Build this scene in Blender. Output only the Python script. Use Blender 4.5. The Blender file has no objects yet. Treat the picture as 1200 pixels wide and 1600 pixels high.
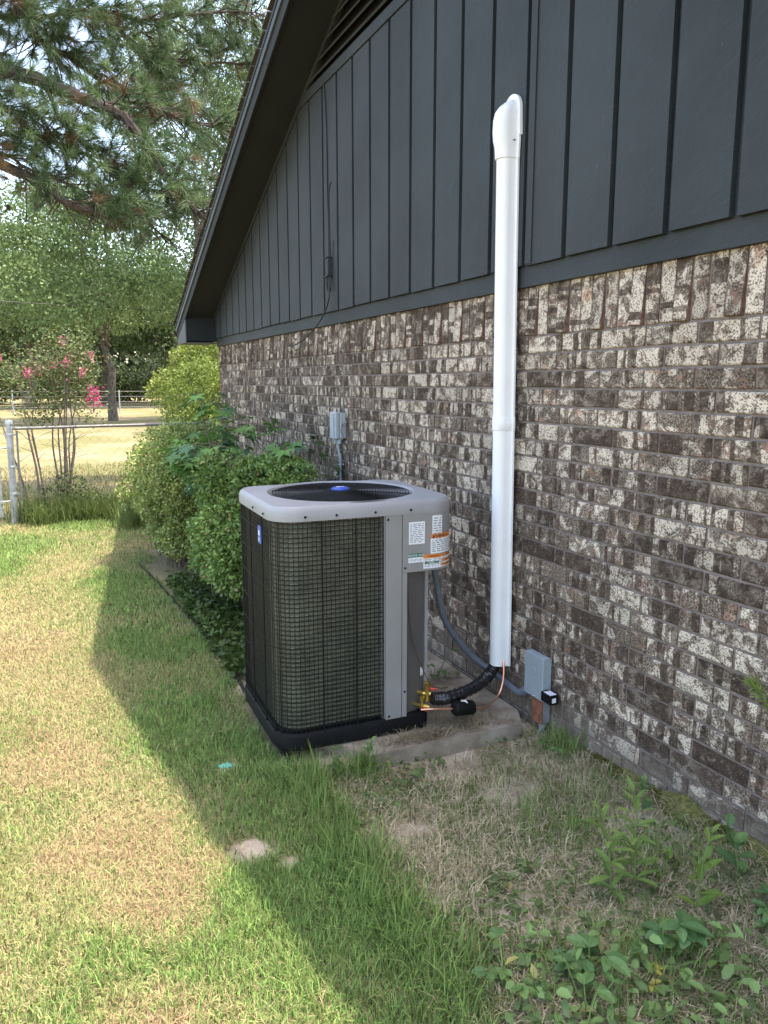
import bpy, math, random
import numpy as np
from mathutils import Vector, Matrix

R = math.radians
rng = np.random.default_rng(7)
random.seed(7)
scene = bpy.context.scene
COL = scene.collection

# ------------------------------------------------------------------ camera
cam_data = bpy.data.cameras.new('camera')
cam = bpy.data.objects.new('camera', cam_data)
COL.objects.link(cam)
YAW, PITCH = 0.4305, 0.1669
fw = Vector((math.sin(YAW)*math.cos(PITCH), math.cos(YAW)*math.cos(PITCH), -math.sin(PITCH)))
rt = Vector((math.cos(YAW), -math.sin(YAW), 0))
up = rt.cross(fw)
m = Matrix.Identity(4)
for i in range(3):
    m[i][0], m[i][1], m[i][2] = rt[i], up[i], -fw[i]
m[0][3], m[1][3], m[2][3] = -2.1453, 0.0, 1.6152
cam.matrix_world = m
cam_data.sensor_fit = 'VERTICAL'
cam_data.sensor_height = 36
cam_data.lens = 26.92
cam_data.clip_start = 0.05
cam_data.clip_end = 2000
scene.camera = cam
scene.render.resolution_x, scene.render.resolution_y = 768, 1024

# ------------------------------------------------------------------ light
SUN = Vector((0.312, -0.07, 1.0)).normalized()          # towards the sun
world = bpy.data.worlds.new('World')
scene.world = world
world.use_nodes = True
wn = world.node_tree.nodes
bg = wn['Background']
sky = wn.new('ShaderNodeTexSky')
sky.sky_type = 'NISHITA'
sky.sun_disc = False
sky.sun_elevation = math.asin(SUN.z)
sky.sun_rotation = math.atan2(SUN.x, SUN.y)
sky.air_density = 1.0
sky.dust_density = 2.5
sky.ozone_density = 1.0
world.node_tree.links.new(sky.outputs['Color'], bg.inputs['Color'])
bg.inputs['Strength'].default_value = 0.15
sd = bpy.data.lights.new('sun', 'SUN')
sun = bpy.data.objects.new('sun', sd)
COL.objects.link(sun)
sun.rotation_euler = (-SUN).to_track_quat('-Z', 'Y').to_euler()
sun.location = (0, 0, 30)
sd.energy = 2.0
sd.angle = R(0.55)
sd.color = (1.0, 0.96, 0.91)
scene.view_settings.view_transform = 'Standard'
scene.view_settings.look = 'None'
scene.view_settings.gamma = 1.0
scene.view_settings.use_white_balance = True
scene.view_settings.white_balance_temperature = 7350
scene.view_settings.white_balance_tint = 10
scene.view_settings.use_curve_mapping = False
scene.view_settings.exposure = 2.52
try:
    scene.cycles.max_bounces = 8
    scene.cycles.transparent_max_bounces = 8
    scene.cycles.use_denoising = True
except Exception:
    pass

# ------------------------------------------------------------------ materials
class NT:
    def __init__(s, name):
        s.m = bpy.data.materials.new(name); s.m.use_nodes = True
        s.t = s.m.node_tree; s.n = s.t.nodes; s.l = s.t.links
        s.b = s.n['Principled BSDF']; s.out = s.n['Material Output']
    def new(s, typ, **kw):
        n = s.n.new(typ)
        for k, v in kw.items(): setattr(n, k, v)
        return n
    def put(s, sock, v):
        if hasattr(v, 'links'): s.l.new(v, sock)
        elif isinstance(v, (tuple, list)) and len(v) == 3 and sock.type == 'RGBA': sock.default_value = (*v, 1)
        else: sock.default_value = v
    def math(s, op, a, b=0.0, c=None, clamp=False):
        n = s.new('ShaderNodeMath', operation=op); n.use_clamp = clamp
        s.put(n.inputs[0], a); s.put(n.inputs[1], b)
        if c is not None: s.put(n.inputs[2], c)
        return n.outputs[0]
    def mix(s, f, a, b, blend='MIX'):
        n = s.new('ShaderNodeMix', data_type='RGBA', blend_type=blend)
        s.put(n.inputs[0], f); s.put(n.inputs[6], a); s.put(n.inputs[7], b)
        return n.outputs[2]
    def noise(s, vec=None, scale=5.0, detail=3.0, rough=0.5, dist=0.0, fac=True):
        n = s.new('ShaderNodeTexNoise'); n.inputs['Scale'].default_value = scale
        n.inputs['Detail'].default_value = detail; n.inputs['Roughness'].default_value = rough
        n.inputs['Distortion'].default_value = dist
        if vec is not None: s.l.new(vec, n.inputs['Vector'])
        return n.outputs['Fac' if fac else 'Color']
    def step(s, x, a, b):
        n = s.new('ShaderNodeMapRange'); n.clamp = True; n.interpolation_type = 'SMOOTHSTEP'
        s.put(n.inputs[0], x); s.put(n.inputs[1], a); s.put(n.inputs[2], b)
        n.inputs[3].default_value = 0; n.inputs[4].default_value = 1
        return n.outputs[0]
    def pos(s): return s.new('ShaderNodeNewGeometry').outputs['Position']
    def scale(s, vec, sc):
        n = s.new('ShaderNodeVectorMath', operation='MULTIPLY'); s.l.new(vec, n.inputs[0]); n.inputs[1].default_value = sc
        return n.outputs[0]
    def attr(s, name, typ='GEOMETRY'):
        n = s.new('ShaderNodeAttribute', attribute_type=typ); n.attribute_name = name
        return n
    def bump(s, h, strength=0.3, dist=0.01):
        n = s.new('ShaderNodeBump'); n.inputs['Strength'].default_value = strength; n.inputs['Distance'].default_value = dist
        s.l.new(h, n.inputs['Height']); s.l.new(n.outputs[0], s.b.inputs['Normal'])
    def base(s, c, rough=0.6, metal=0.0, spec=None):
        s.put(s.b.inputs['Base Color'], c); s.put(s.b.inputs['Roughness'], rough); s.put(s.b.inputs['Metallic'], metal)
        if spec is not None: s.b.inputs['Specular IOR Level'].default_value = spec
        return s.m

def plain(name, c, rough=0.55, metal=0.0, var=0.12, scale=18.0, bump=0.0, bscale=120.0, spec=None):
    t = NT(name); p = t.pos()
    n = t.noise(p, scale, 4.0, 0.6)
    col = t.mix(t.step(n, 0.3, 0.7), tuple(x*(1-var) for x in c), tuple(min(1, x*(1+var)) for x in c))
    t.base(col, t.math('MULTIPLY_ADD', n, 0.15, rough-0.07), metal, spec)
    if bump: t.bump(t.noise(p, bscale, 3.0), bump, 0.004)
    return t.m

def leafy(name, rough=0.5, trans=0.3, spec=0.3):
    t = NT(name)
    a = t.attr('col').outputs['Color']
    t.base(a, rough, 0, spec)
    tr = t.new('ShaderNodeBsdfTranslucent')
    t.l.new(t.mix(0.5, a, (0.12, 0.17, 0.02), 'ADD') if False else a, tr.inputs['Color'])
    mx = t.new('ShaderNodeMixShader'); mx.inputs[0].default_value = trans
    t.l.new(t.b.outputs[0], mx.inputs[1]); t.l.new(tr.outputs[0], mx.inputs[2]); t.l.new(mx.outputs[0], t.out.inputs['Surface'])
    return t.m

def brick_material():
    t = NT('brick_fired_clay')
    uv = t.new('ShaderNodeUVMap').outputs[0]
    sep = t.new('ShaderNodeSeparateXYZ'); t.l.new(uv, sep.inputs[0])
    r0 = t.math('ADD', t.attr('rnd').outputs['Fac'], t.attr('rnd', 'OBJECT').outputs['Fac'])
    r2 = t.math('FRACT', t.math('MULTIPLY', r0, 7.31)); r3 = t.math('FRACT', t.math('MULTIPLY', r0, 23.7)); r4 = t.math('FRACT', t.math('MULTIPLY', r0, 61.3))
    cx = t.new('ShaderNodeCombineXYZ')
    t.put(cx.inputs[0], t.math('MULTIPLY_ADD', r0, 37.0, sep.outputs[0])); t.put(cx.inputs[1], t.math('MULTIPLY_ADD', r2, 19.0, sep.outputs[1])); t.put(cx.inputs[2], t.math('MULTIPLY', r3, 5.0))
    v = cx.outputs[0]
    # blank dark bands left where bricks were stacked in the kiln: run the full height of a brick
    bandv = t.scale(v, (19.0, 1.3, 1.0))
    bn = t.noise(bandv, 1.0, 1.0, 0.4)
    bn2 = t.noise(v, 60.0, 2.0)
    bb = t.math('ADD', bn, t.math('MULTIPLY_ADD', bn2, 0.05, -0.025))
    height = t.new('ShaderNodeSeparateXYZ'); t.l.new(t.pos(), height.inputs[0])
    low = t.math('MAXIMUM', t.step(height.outputs[2], 1.9, 0.5), t.math('MULTIPLY', t.step(height.outputs[1], 2.6, 5.5), 0.95))                       # darker along the wall; lower courses darker with dirt and painted-in weaker lawn bounce
    thr = t.math('SUBTRACT', t.math('MULTIPLY_ADD', r2, 0.20, 0.47), t.math('MULTIPLY', low, 0.06))
    band = t.step(bb, thr, t.math('ADD', thr, 0.018))
    full = t.step(r3, t.math('MULTIPLY_ADD', low, -0.04, 0.965), t.math('MULTIPLY_ADD', low, -0.04, 0.97))
    # coating
    blot = t.noise(v, 17.0, 4.0, 0.55, 0.8)
    fine = t.noise(v, 150.0, 2.5, 0.6)
    speck = t.step(fine, 0.475, 0.435)                                  # dark pits
    worn = t.step(blot, t.math('ADD', t.math('MULTIPLY_ADD', r4, 0.17, 0.38), t.math('MULTIPLY', low, -0.06)), t.math('ADD', t.math('MULTIPLY_ADD', r4, 0.17, 0.50), t.math('MULTIPLY', low, -0.06)))
    worm = t.math('ABSOLUTE', t.math('SUBTRACT', t.noise(v, 13.0, 1.0, 0.4, 1.2), 0.5))
    worm = t.math('MULTIPLY', t.step(worm, 0.026, 0.014), t.step(t.noise(v, 9.0, 1.0), 0.46, 0.54))
    dk = t.step(t.noise(v, 38.0, 4.0, 0.7), 0.3, 0.7)
    dark = t.mix(dk, (0.040, 0.028, 0.021), (0.098, 0.067, 0.049))
    dark = t.mix(t.math('MULTIPLY', t.step(fine, 0.60, 0.68), 0.55), dark, (0.30, 0.26, 0.21))
    cream = t.mix(blot, (0.68, 0.59, 0.48), (0.44, 0.36, 0.275))
    cream = t.mix(t.step(t.noise(v, 7.0, 2.0), 0.62, 0.75), cream, (0.42, 0.27, 0.19))
    dirt = t.mix(blot, (0.15, 0.103, 0.070), (0.085, 0.058, 0.040))
    dirt = t.mix(t.math('MULTIPLY', t.step(fine, 0.5, 0.62), 0.45), dirt, (0.42, 0.38, 0.32))
    clay = t.mix(r4, (0.30, 0.165, 0.115), (0.10, 0.075, 0.06))
    c = t.mix(t.math('MULTIPLY', worn, 0.92), cream, dirt)
    c = t.mix(t.math('MULTIPLY', speck, 0.76), c, (0.05, 0.038, 0.032))
    c = t.mix(t.math('MULTIPLY', worm, 0.85), c, clay)
    c = t.mix(t.math('MULTIPLY', t.math('MAXIMUM', band, full), t.math('MULTIPLY_ADD', t.step(blot, 0.35, 0.6), 0.30, 0.70)), c, dark)
    vv = t.math('MULTIPLY_ADD', t.math('FRACT', t.math('MULTIPLY', r0, 137.1)), 0.45, 0.72)
    vc = t.new('ShaderNodeCombineXYZ'); [t.put(vc.inputs[k], vv) for k in range(3)]
    c = t.mix(1.0, c, vc.outputs[0], 'MULTIPLY')
    # soil splash along the foot of the wall
    splash = t.math('MULTIPLY', t.step(height.outputs[2], 0.24, 0.02), 0.6)
    c = t.mix(splash, c, (0.20, 0.165, 0.135))
    t.base(c, 0.9, 0, 0.2)
    t.bump(t.math('SUBTRACT', t.math('ADD', fine, blot), t.math('MULTIPLY', band, 0.5)), 0.55, 0.004)
    return t.m

def paint_siding():
    t = NT('slate_blue_paint')
    p = t.pos()
    sep = t.new('ShaderNodeSeparateXYZ'); t.l.new(p, sep.inputs[0])
    diag = t.new('ShaderNodeCombineXYZ')
    t.put(diag.inputs[0], t.math('MULTIPLY', sep.outputs[1], 9.0)); t.put(diag.inputs[1], t.math('MULTIPLY', t.math('MULTIPLY_ADD', sep.outputs[1], 0.35, sep.outputs[2]), 190.0))
    saw = t.noise(diag.outputs[0], 1.0, 3.0, 0.6)
    gr = t.noise(t.scale(p, (3, 60, 1.5)), 1.0, 3.0)
    big = t.noise(p, 1.7, 3.0)
    c = t.mix(t.step(big, 0.3, 0.7), (0.021, 0.0268, 0.030), (0.032, 0.0395, 0.0435))
    c = t.mix(t.math('MULTIPLY', t.step(saw, 0.52, 0.75), 0.38), c, (0.068, 0.078, 0.082))
    knot = t.new('ShaderNodeTexVoronoi'); knot.inputs['Scale'].default_value = 1.0
    t.l.new(t.scale(p, (0.5, 4.2, 1.6)), knot.inputs['Vector'])
    kn = t.step(knot.outputs['Distance'], 0.075, 0.03)
    c = t.mix(t.math('MULTIPLY', t.math('MULTIPLY', kn, t.step(gr, 0.45, 0.6)), 0.55), c, (0.014, 0.017, 0.02))
    fl = t.step(t.noise(t.scale(p, (1, 40, 14)), 1.0, 4.0, 0.7), 0.70, 0.73)
    c = t.mix(t.math('MULTIPLY', fl, 0.5), c, (0.20, 0.22, 0.22))
    t.base(c, 0.62, 0, 0.35)
    t.bump(t.math('ADD', saw, t.math('MULTIPLY', gr, 0.8)), 0.8, 0.004)
    return t.m

def ground_material():
    t = NT('soil_and_thatch')
    p = t.pos()
    a = t.attr('dirt').outputs['Fac']; d = t.attr('dry').outputs['Fac']
    n1 = t.noise(p, 9.0, 5.0, 0.65); n2 = t.noise(p, 90.0, 4.0, 0.7); n3 = t.noise(p, 0.35, 4.0, 0.6); n4 = t.noise(t.scale(p, (60, 60, 60)), 4.0, 3.0, 0.7)
    soil = t.mix(t.step(n1, 0.3, 0.7), (0.36, 0.285, 0.205), (0.56, 0.455, 0.345))
    soil = t.mix(t.step(n2, 0.55, 0.75), soil, (0.12, 0.09, 0.065))
    soil = t.mix(t.math('MULTIPLY', t.step(n4, 0.58, 0.7), 0.4), soil, (0.45, 0.38, 0.30))
    thatch = t.mix(t.step(n2, 0.35, 0.65), (0.18, 0.14, 0.08), (0.38, 0.30, 0.18))
    green = t.mix(t.step(n2, 0.35, 0.65), (0.05, 0.075, 0.022), (0.10, 0.125, 0.04))
    straw = t.mix(t.step(n3, 0.40, 0.62), (0.125, 0.125, 0.06), (0.25, 0.195, 0.125))
    straw = t.mix(t.math('MULTIPLY', t.step(n2, 0.35, 0.7), 0.5), straw, (0.20, 0.17, 0.07))
    c = t.mix(t.math('MULTIPLY_ADD', n1, 0.5, -0.1), thatch, green)
    c = t.mix(d, c, straw)
    c = t.mix(t.step(t.math('ADD', a, t.math('MULTIPLY_ADD', n1, 0.5, -0.25)), 0.35, 0.65), c, soil)
    t.base(c, 0.95, 0, 0.1)
    t.bump(t.math('ADD', n2, t.math('MULTIPLY', n1, 2.0)), 0.9, 0.012)
    return t.m

def concrete():
    t = NT('weathered_concrete'); p = t.pos()
    n1 = t.noise(p, 5.0, 5.0, 0.65); n2 = t.noise(p, 130.0, 3.0, 0.7)
    c = t.mix(t.step(n1, 0.3, 0.7), (0.20, 0.155, 0.11), (0.42, 0.36, 0.285))
    c = t.mix(t.math('MULTIPLY', t.step(n2, 0.52, 0.7), 0.4), c, (0.10, 0.085, 0.065))
    t.base(c, 0.92, 0, 0.2); t.bump(n2, 0.5, 0.004)
    return t.m

def coil_mat():
    t = NT('coil_fins'); p = t.new('ShaderNodeTexCoord').outputs['Object']
    n = t.noise(p, 6.0, 3.0); n2 = t.noise(t.scale(p, (260, 260, 10)), 1.0, 2.0)
    c = t.mix(t.step(n, 0.3, 0.7), (0.088, 0.092, 0.066), (0.15, 0.153, 0.108))
    c = t.mix(n2, t.mix(1.0, c, (0.4, 0.4, 0.4), 'MULTIPLY'), c)
    return t.base(c, 0.5, 0.3)

def bark(name, c1, c2, sc=14.0):
    t = NT(name); p = t.pos()
    n = t.noise(t.scale(p, (1, 1, 0.3)), sc, 5.0, 0.65)
    t.base(t.mix(t.step(n, 0.35, 0.65), c1, c2), 0.92, 0, 0.2); t.bump(n, 0.8, 0.02)
    return t.m

M = dict(
    brick=brick_material(), brickside=plain('raw_brick_clay', (0.15, 0.082, 0.058), 0.95, 0, 0.35, 40, 0.4, 200),
    mortar=plain('grey_mortar', (0.185, 0.153, 0.138), 0.95, 0, 0.22, 30, 0.5, 260),
    siding=paint_siding(),
    soffit=plain('shade_baked_paint', (0.010, 0.013, 0.014), 0.8, 0, 0.15, 4, 0.2, 60),  # siding paint, near-black with the under-eave shade put into the colour
    trimlight=plain('rake_trim_paint', (0.05, 0.059, 0.066), 0.5, 0, 0.1, 6),
    shingle=plain('asphalt_shingle', (0.055, 0.05, 0.042), 0.95, 0, 0.4, 60, 0.6, 300),
    ground=ground_material(), concrete=concrete(), coil=coil_mat(),
    white=plain('white_vinyl', (0.78, 0.79, 0.80), 0.36, 0, 0.025, 5),
    acgrey=plain('pebble_grey_enamel', (0.24, 0.235, 0.23), 0.42, 0, 0.05, 7, 0.06, 700),
    aclid=plain('pale_grey_lid', (0.275, 0.275, 0.285), 0.48, 0, 0.04, 6, 0.05, 600),
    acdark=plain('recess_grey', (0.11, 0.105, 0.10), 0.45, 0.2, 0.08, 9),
    black=plain('black_plastic', (0.007, 0.007, 0.007), 0.65, 0, 0.2, 20, spec=0.15),
    blackwire=plain('black_coated_wire', (0.007, 0.007, 0.007), 0.55, 0, 0.2, 20, spec=0.3),
    fan=plain('fan_blade_metal', (0.012, 0.013, 0.018), 0.4, 0.1, 0.2, 9),
    blue=plain('blue_badge', (0.03, 0.085, 0.38), 0.3, 0, 0.05, 9),
    sticker=plain('white_sticker', (0.72, 0.74, 0.78), 0.45, 0, 0.03, 30),
    ink=plain('grey_ink', (0.22, 0.23, 0.26), 0.6), inkdark=plain('black_ink', (0.03, 0.02, 0.02), 0.6),
    orange=plain('orange_print', (0.72, 0.22, 0.04), 0.5, 0, 0.05), green=plain('green_print', (0.02, 0.14, 0.085), 0.5, 0, 0.05),
    steelgrey=plain('grey_enclosure_paint', (0.27, 0.32, 0.35), 0.42, 0, 0.06, 12, 0.05, 300),
    telgrey=plain('grey_plastic_box', (0.34, 0.38, 0.40), 0.5, 0, 0.06, 12),
    conduit=plain('grey_pvc_conduit', (0.13, 0.15, 0.18), 0.45, 0, 0.06, 12),
    galv=plain('galvanised_steel', (0.36, 0.39, 0.42), 0.42, 0.55, 0.2, 14),
    galvold=plain('dull_galvanised_pipe', (0.17, 0.165, 0.16), 0.6, 0.3, 0.3, 30),
    rust=plain('rusted_steel', (0.20, 0.075, 0.042), 0.8, 0, 0.4, 30, 0.3, 200),
    copper=plain('bright_copper', (0.85, 0.44, 0.28), 0.3, 0.9, 0.08, 30),
    brass=plain('brass', (0.55, 0.38, 0.10), 0.32, 0.9, 0.2, 30),
    red=plain('red_cap', (0.55, 0.03, 0.015), 0.4), foil=plain('wrinkled_black_wrap', (0.012, 0.012, 0.014), 0.22, 0, 0.3, 30, 0.9, 70),
    cable=plain('black_cable', (0.012, 0.013, 0.015), 0.5), brownwire=plain('brown_wire', (0.07, 0.035, 0.025), 0.5),
    thinwire=plain('pale_wire', (0.22, 0.20, 0.18), 0.6),
    edging=plain('dark_edging', (0.03, 0.026, 0.02), 0.95, 0, 0.4, 20, 0.4, 60, spec=0.1),
    teal=plain('teal_plastic', (0.10, 0.42, 0.34), 0.5), stone=plain('pale_clod', (0.40, 0.32, 0.25), 0.95, 0, 0.25, 25, 0.9, 60),
    leaf=leafy('leaf'), glossleaf=leafy('waxy_leaf', 0.4, 0.22, 0.4), grass=leafy('grass_blade', 0.6, 0.3, 0.2), needle=leafy('pine_needle', 0.5, 0.2, 0.3), petal=leafy('pink_petal', 0.6, 0.35, 0.2),
    bark=bark('grey_brown_bark', (0.06, 0.048, 0.038), (0.15, 0.125, 0.10)),
    pinebark=bark('pine_bark', (0.035, 0.027, 0.024), (0.085, 0.063, 0.053), 22),
    palebark=bark('pale_smooth_bark', (0.14, 0.105, 0.08), (0.27, 0.22, 0.175), 30),
    stem=plain('green_stem', (0.12, 0.16, 0.05), 0.6, 0, 0.2, 30), deadstem=plain('dead_stem', (0.14, 0.10, 0.065), 0.9, 0, 0.3, 40),
    cone=plain('pine_cone', (0.04, 0.026, 0.02), 0.9, 0, 0.3, 40, 0.8, 90),
    hubwhite=plain('white_logo', (0.8, 0.82, 0.85), 0.4),
)

# ------------------------------------------------------------------ mesh helpers
def new_obj(name, mesh, mat=None, parent=None):
    o = bpy.data.objects.new(name, mesh)
    COL.objects.link(o)
    if mat is not None and mesh is not None and not mesh.materials: mesh.materials.append(mat)
    if parent is not None: o.parent = parent
    return o

def tag(o, label=None, cat=None, group=None, kind=None):
    if label: o['label'] = label
    if cat: o['category'] = cat
    if group: o['group'] = group
    if kind: o['kind'] = kind
    return o

def thing(name, label, cat, loc=(0, 0, 0), rz=0.0, group=None):
    o = bpy.data.objects.new(name, None); COL.objects.link(o)
    o.location = loc; o.rotation_euler = (0, 0, rz); o.empty_display_size = 0.1
    return tag(o, label, cat, group)

class MB:
    """collects shapes, links them as one mesh object"""
    def __init__(s, origin=(0, 0, 0)): s.v = []; s.f = []; s.o = Vector(origin)
    def add(s, vs, fs):
        k = len(s.v); s.v += [tuple(Vector(q)-s.o) for q in vs]; s.f += [tuple(k+i for i in f) for f in fs]; return s
    def box(s, a, b, bev=0.0):
        x0, y0, z0 = (min(a[i], b[i]) for i in range(3)); x1, y1, z1 = (max(a[i], b[i]) for i in range(3))
        if bev <= 0:
            return s.add([(x0,y0,z0),(x1,y0,z0),(x1,y1,z0),(x0,y1,z0),(x0,y0,z1),(x1,y0,z1),(x1,y1,z1),(x0,y1,z1)],
                         [(3,2,1,0),(4,5,6,7),(0,1,5,4),(1,2,6,5),(2,3,7,6),(3,0,4,7)])
        import bmesh
        bm = bmesh.new(); bmesh.ops.create_cube(bm, size=1)
        for v in bm.verts: v.co = Vector(((x0+x1)/2+v.co.x*(x1-x0), (y0+y1)/2+v.co.y*(y1-y0), (z0+z1)/2+v.co.z*(z1-z0)))
        bmesh.ops.bevel(bm, geom=list(bm.edges), offset=bev, segments=2, affect='EDGES', profile=0.5)
        bm.verts.index_update()
        s.add([v.co.copy() for v in bm.verts], [[v.index for v in f.verts] for f in bm.faces]); bm.free(); return s
    def tube(s, pts, r, n=8, caps=True):
        pts = [Vector(p) for p in pts]; rs = r if isinstance(r, (list, tuple)) else [r]*len(pts)
        vs, fs = [], []; ref = None
        for i, p in enumerate(pts):
            d = (pts[min(i+1, len(pts)-1)]-pts[max(i-1, 0)])
            if d.length < 1e-9: d = Vector((0, 0, 1))
            d.normalize()
            if ref is None: ref = d.orthogonal().normalized()
            else:
                ref = ref-d*ref.dot(d)
                ref = ref.normalized() if ref.length > 1e-6 else d.orthogonal().normalized()
            b = d.cross(ref)
            for k in range(n):
                a = 2*math.pi*k/n; vs.append(p+(ref*math.cos(a)+b*math.sin(a))*rs[i])
        for i in range(len(pts)-1):
            for k in range(n):
                k2 = (k+1) % n; fs.append((i*n+k, i*n+k2, (i+1)*n+k2, (i+1)*n+k))
        if caps: fs.append(tuple(range(n-1, -1, -1))); fs.append(tuple((len(pts)-1)*n+k for k in range(n)))
        return s.add(vs, fs)
    def lathe(s, c, prof, n=24, axis='z'):
        vs, fs = [], []
        for r, z in prof:
            for k in range(n):
                a = 2*math.pi*k/n; q = (r*math.cos(a), r*math.sin(a), z)
                if axis == 'x': q = (q[2], q[0], q[1])
                if axis == 'y': q = (q[0], q[2], q[1])
                vs.append((c[0]+q[0], c[1]+q[1], c[2]+q[2]))
        for i in range(len(prof)-1):
            for k in range(n):
                k2 = (k+1) % n; fs.append((i*n+k, i*n+k2, (i+1)*n+k2, (i+1)*n+k))
        fs.append(tuple(range(n-1, -1, -1))); fs.append(tuple((len(prof)-1)*n+k for k in range(n)))
        return s.add(vs, fs)
    def prism(s, poly, d):
        n = len(poly); d = Vector(d); vs = [Vector(p) for p in poly]; vs += [p+d for p in vs]
        return s.add(vs, [tuple(range(n-1, -1, -1)), tuple(range(n, 2*n))]+[(i, (i+1) % n, n+(i+1) % n, n+i) for i in range(n)])
    def mesh(s, name, mat, smooth=False):
        me = bpy.data.meshes.new(name); me.from_pydata(s.v, [], s.f)
        import bmesh
        bm = bmesh.new(); bm.from_mesh(me); bmesh.ops.recalc_face_normals(bm, faces=bm.faces); bm.to_mesh(me); bm.free()
        if mat is not None: me.materials.append(mat)
        if smooth:
            me.polygons.foreach_set('use_smooth', [True]*len(me.polygons))
            try: me.set_sharp_from_angle(angle=R(38))
            except Exception: pass
        me.update(); return me
    def build(s, name, mat, parent=None, smooth=False, label=None):
        o = new_obj(name, s.mesh(name, mat, smooth), None, parent)
        if label: o['label'] = label
        return o

def np_mesh(name, V, F, mat, col=None):
    """V (n,3), F (m,k) uniform faces; col (n,3) vertex colours"""
    me = bpy.data.meshes.new(name); n, (mf, k) = len(V), F.shape
    me.vertices.add(n); me.vertices.foreach_set('co', np.ascontiguousarray(V, dtype=np.float32).ravel())
    me.loops.add(mf*k); me.loops.foreach_set('vertex_index', np.ascontiguousarray(F, dtype=np.int32).ravel())
    me.polygons.add(mf); me.polygons.foreach_set('loop_start', np.arange(0, mf*k, k, dtype=np.int32))
    try: me.polygons.foreach_set('loop_total', np.full(mf, k, dtype=np.int32))
    except Exception: pass
    if col is not None:
        a = me.color_attributes.new('col', 'FLOAT_COLOR', 'POINT')
        c4 = np.ones((n, 4), dtype=np.float32); c4[:, :3] = col; a.data.foreach_set('color', c4.ravel())
    me.update(calc_edges=True); me.validate()
    if mat is not None: me.materials.append(mat)
    return me

def unit(a): return a/np.maximum(np.linalg.norm(a, axis=-1, keepdims=True), 1e-9)

def leaves(P, D, L, Wd, C, fold=0.25, nrm=None):
    """one folded quad pair per leaf: base, side, tip, side.  returns V,F,C"""
    n = len(P); D = unit(D)
    N = unit(rng.normal(size=(n, 3)) + (np.array([0, 0, 0.8]) if nrm is None else nrm)); S = unit(np.cross(D, N)); N = np.cross(S, D)
    L = np.broadcast_to(L, (n,))[:, None]; Wd = np.broadcast_to(Wd, (n,))[:, None]
    mid = P+D*L*0.45
    V = np.stack([P, mid+S*Wd*0.5+N*Wd*fold, P+D*L, mid-S*Wd*0.5+N*Wd*fold], 1).reshape(-1, 3)
    i = np.arange(n)[:, None]*4
    F = np.concatenate([i+[0, 1, 2], i+[0, 2, 3]], 1).reshape(-1, 3)
    return V, F, np.repeat(C, 4, 0)

def leaves6(P, D, L, Wd, C, fold=0.2, nrm=None):
    """rounder leaf: base, two shoulders, two hips, tip, creased along the midrib"""
    n = len(P); D = unit(D)
    N = unit(rng.normal(size=(n, 3))*.6 + (np.array([0, 0, 0.8]) if nrm is None else nrm)); S = unit(np.cross(D, N)); N = np.cross(S, D)
    L = np.broadcast_to(L, (n,))[:, None]; Wd = np.broadcast_to(Wd, (n,))[:, None]
    a, b, c = P+D*L*0.22, P+D*L*0.62-N*L*.02, P+D*L-N*L*.14
    V = np.stack([P, a+S*Wd*0.42+N*Wd*fold, b+S*Wd*0.46+N*Wd*fold*.8, c, b-S*Wd*0.46+N*Wd*fold*.8, a-S*Wd*0.42+N*Wd*fold, P+D*L*.45], 1).reshape(-1, 3)
    i = np.arange(n)[:, None]*7
    F = np.concatenate([i+[0, 1, 6], i+[1, 2, 6], i+[2, 3, 6], i+[3, 4, 6], i+[4, 5, 6], i+[5, 0, 6]], 1).reshape(-1, 3)
    return V, F, np.repeat(C, 7, 0)

def blades(P, H, Wd, lean, C, tipc=0.15):
    """grass blades: 5 verts, 3 triangles"""
    n = len(P); az = rng.uniform(0, 2*np.pi, n); d = np.stack([np.cos(az), np.sin(az), np.zeros(n)], 1)
    side = np.stack([-np.sin(az+rng.normal(0, 0.6, n)), np.cos(az), np.zeros(n)], 1)
    H = np.broadcast_to(H, (n,)); lean = np.broadcast_to(lean, (n,)); Wd = np.broadcast_to(Wd, (n,))[:, None]
    up = np.array([0, 0, 1.0])
    mid = P + up*(H*0.55*np.cos(lean*0.6))[:, None] + d*(H*0.55*np.sin(lean*0.6))[:, None]
    tip = mid + up*(H*0.5*np.cos(np.minimum(lean*1.4, 1.6)))[:, None] + d*(H*0.5*np.sin(np.minimum(lean*1.4, 1.6)))[:, None]
    tip[:, 2] = np.maximum(tip[:, 2], P[:, 2]+0.004)
    V = np.stack([P-side*Wd*0.5, P+side*Wd*0.5, mid-side*Wd*0.42, mid+side*Wd*0.42, tip], 1).reshape(-1, 3)
    i = np.arange(n)[:, None]*5
    F = np.concatenate([i+[0, 1, 3], i+[0, 3, 2], i+[2, 3, 4]], 1).reshape(-1, 3)
    return V, F, np.repeat(C, 5, 0)

def fractal(x, y, s, seed=0):
    """cheap smooth value noise on numpy arrays, 0..1"""
    out = np.zeros_like(x, dtype=float); amp = 0.5; tot = 0
    for o in range(3):
        X, Yy = x*s*2**o+seed*17.3+o*5.1, y*s*2**o-seed*9.7+o*3.3
        xi, yi = np.floor(X), np.floor(Yy); fx, fy = X-xi, Yy-yi; fx = fx*fx*(3-2*fx); fy = fy*fy*(3-2*fy)
        h = lambda a, b: np.modf(np.abs(np.sin(a*127.1+b*311.7+seed*74.7)*43758.5453))[0]
        v = (h(xi, yi)*(1-fx)+h(xi+1, yi)*fx)*(1-fy)+(h(xi, yi+1)*(1-fx)+h(xi+1, yi+1)*fx)*fy
        out += v*amp; tot += amp; amp *= 0.5
    return out/tot

def sstep(a, b, x):
    t = np.clip((x-a)/(b-a), 0, 1); return t*t*(3-2*t)

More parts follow.
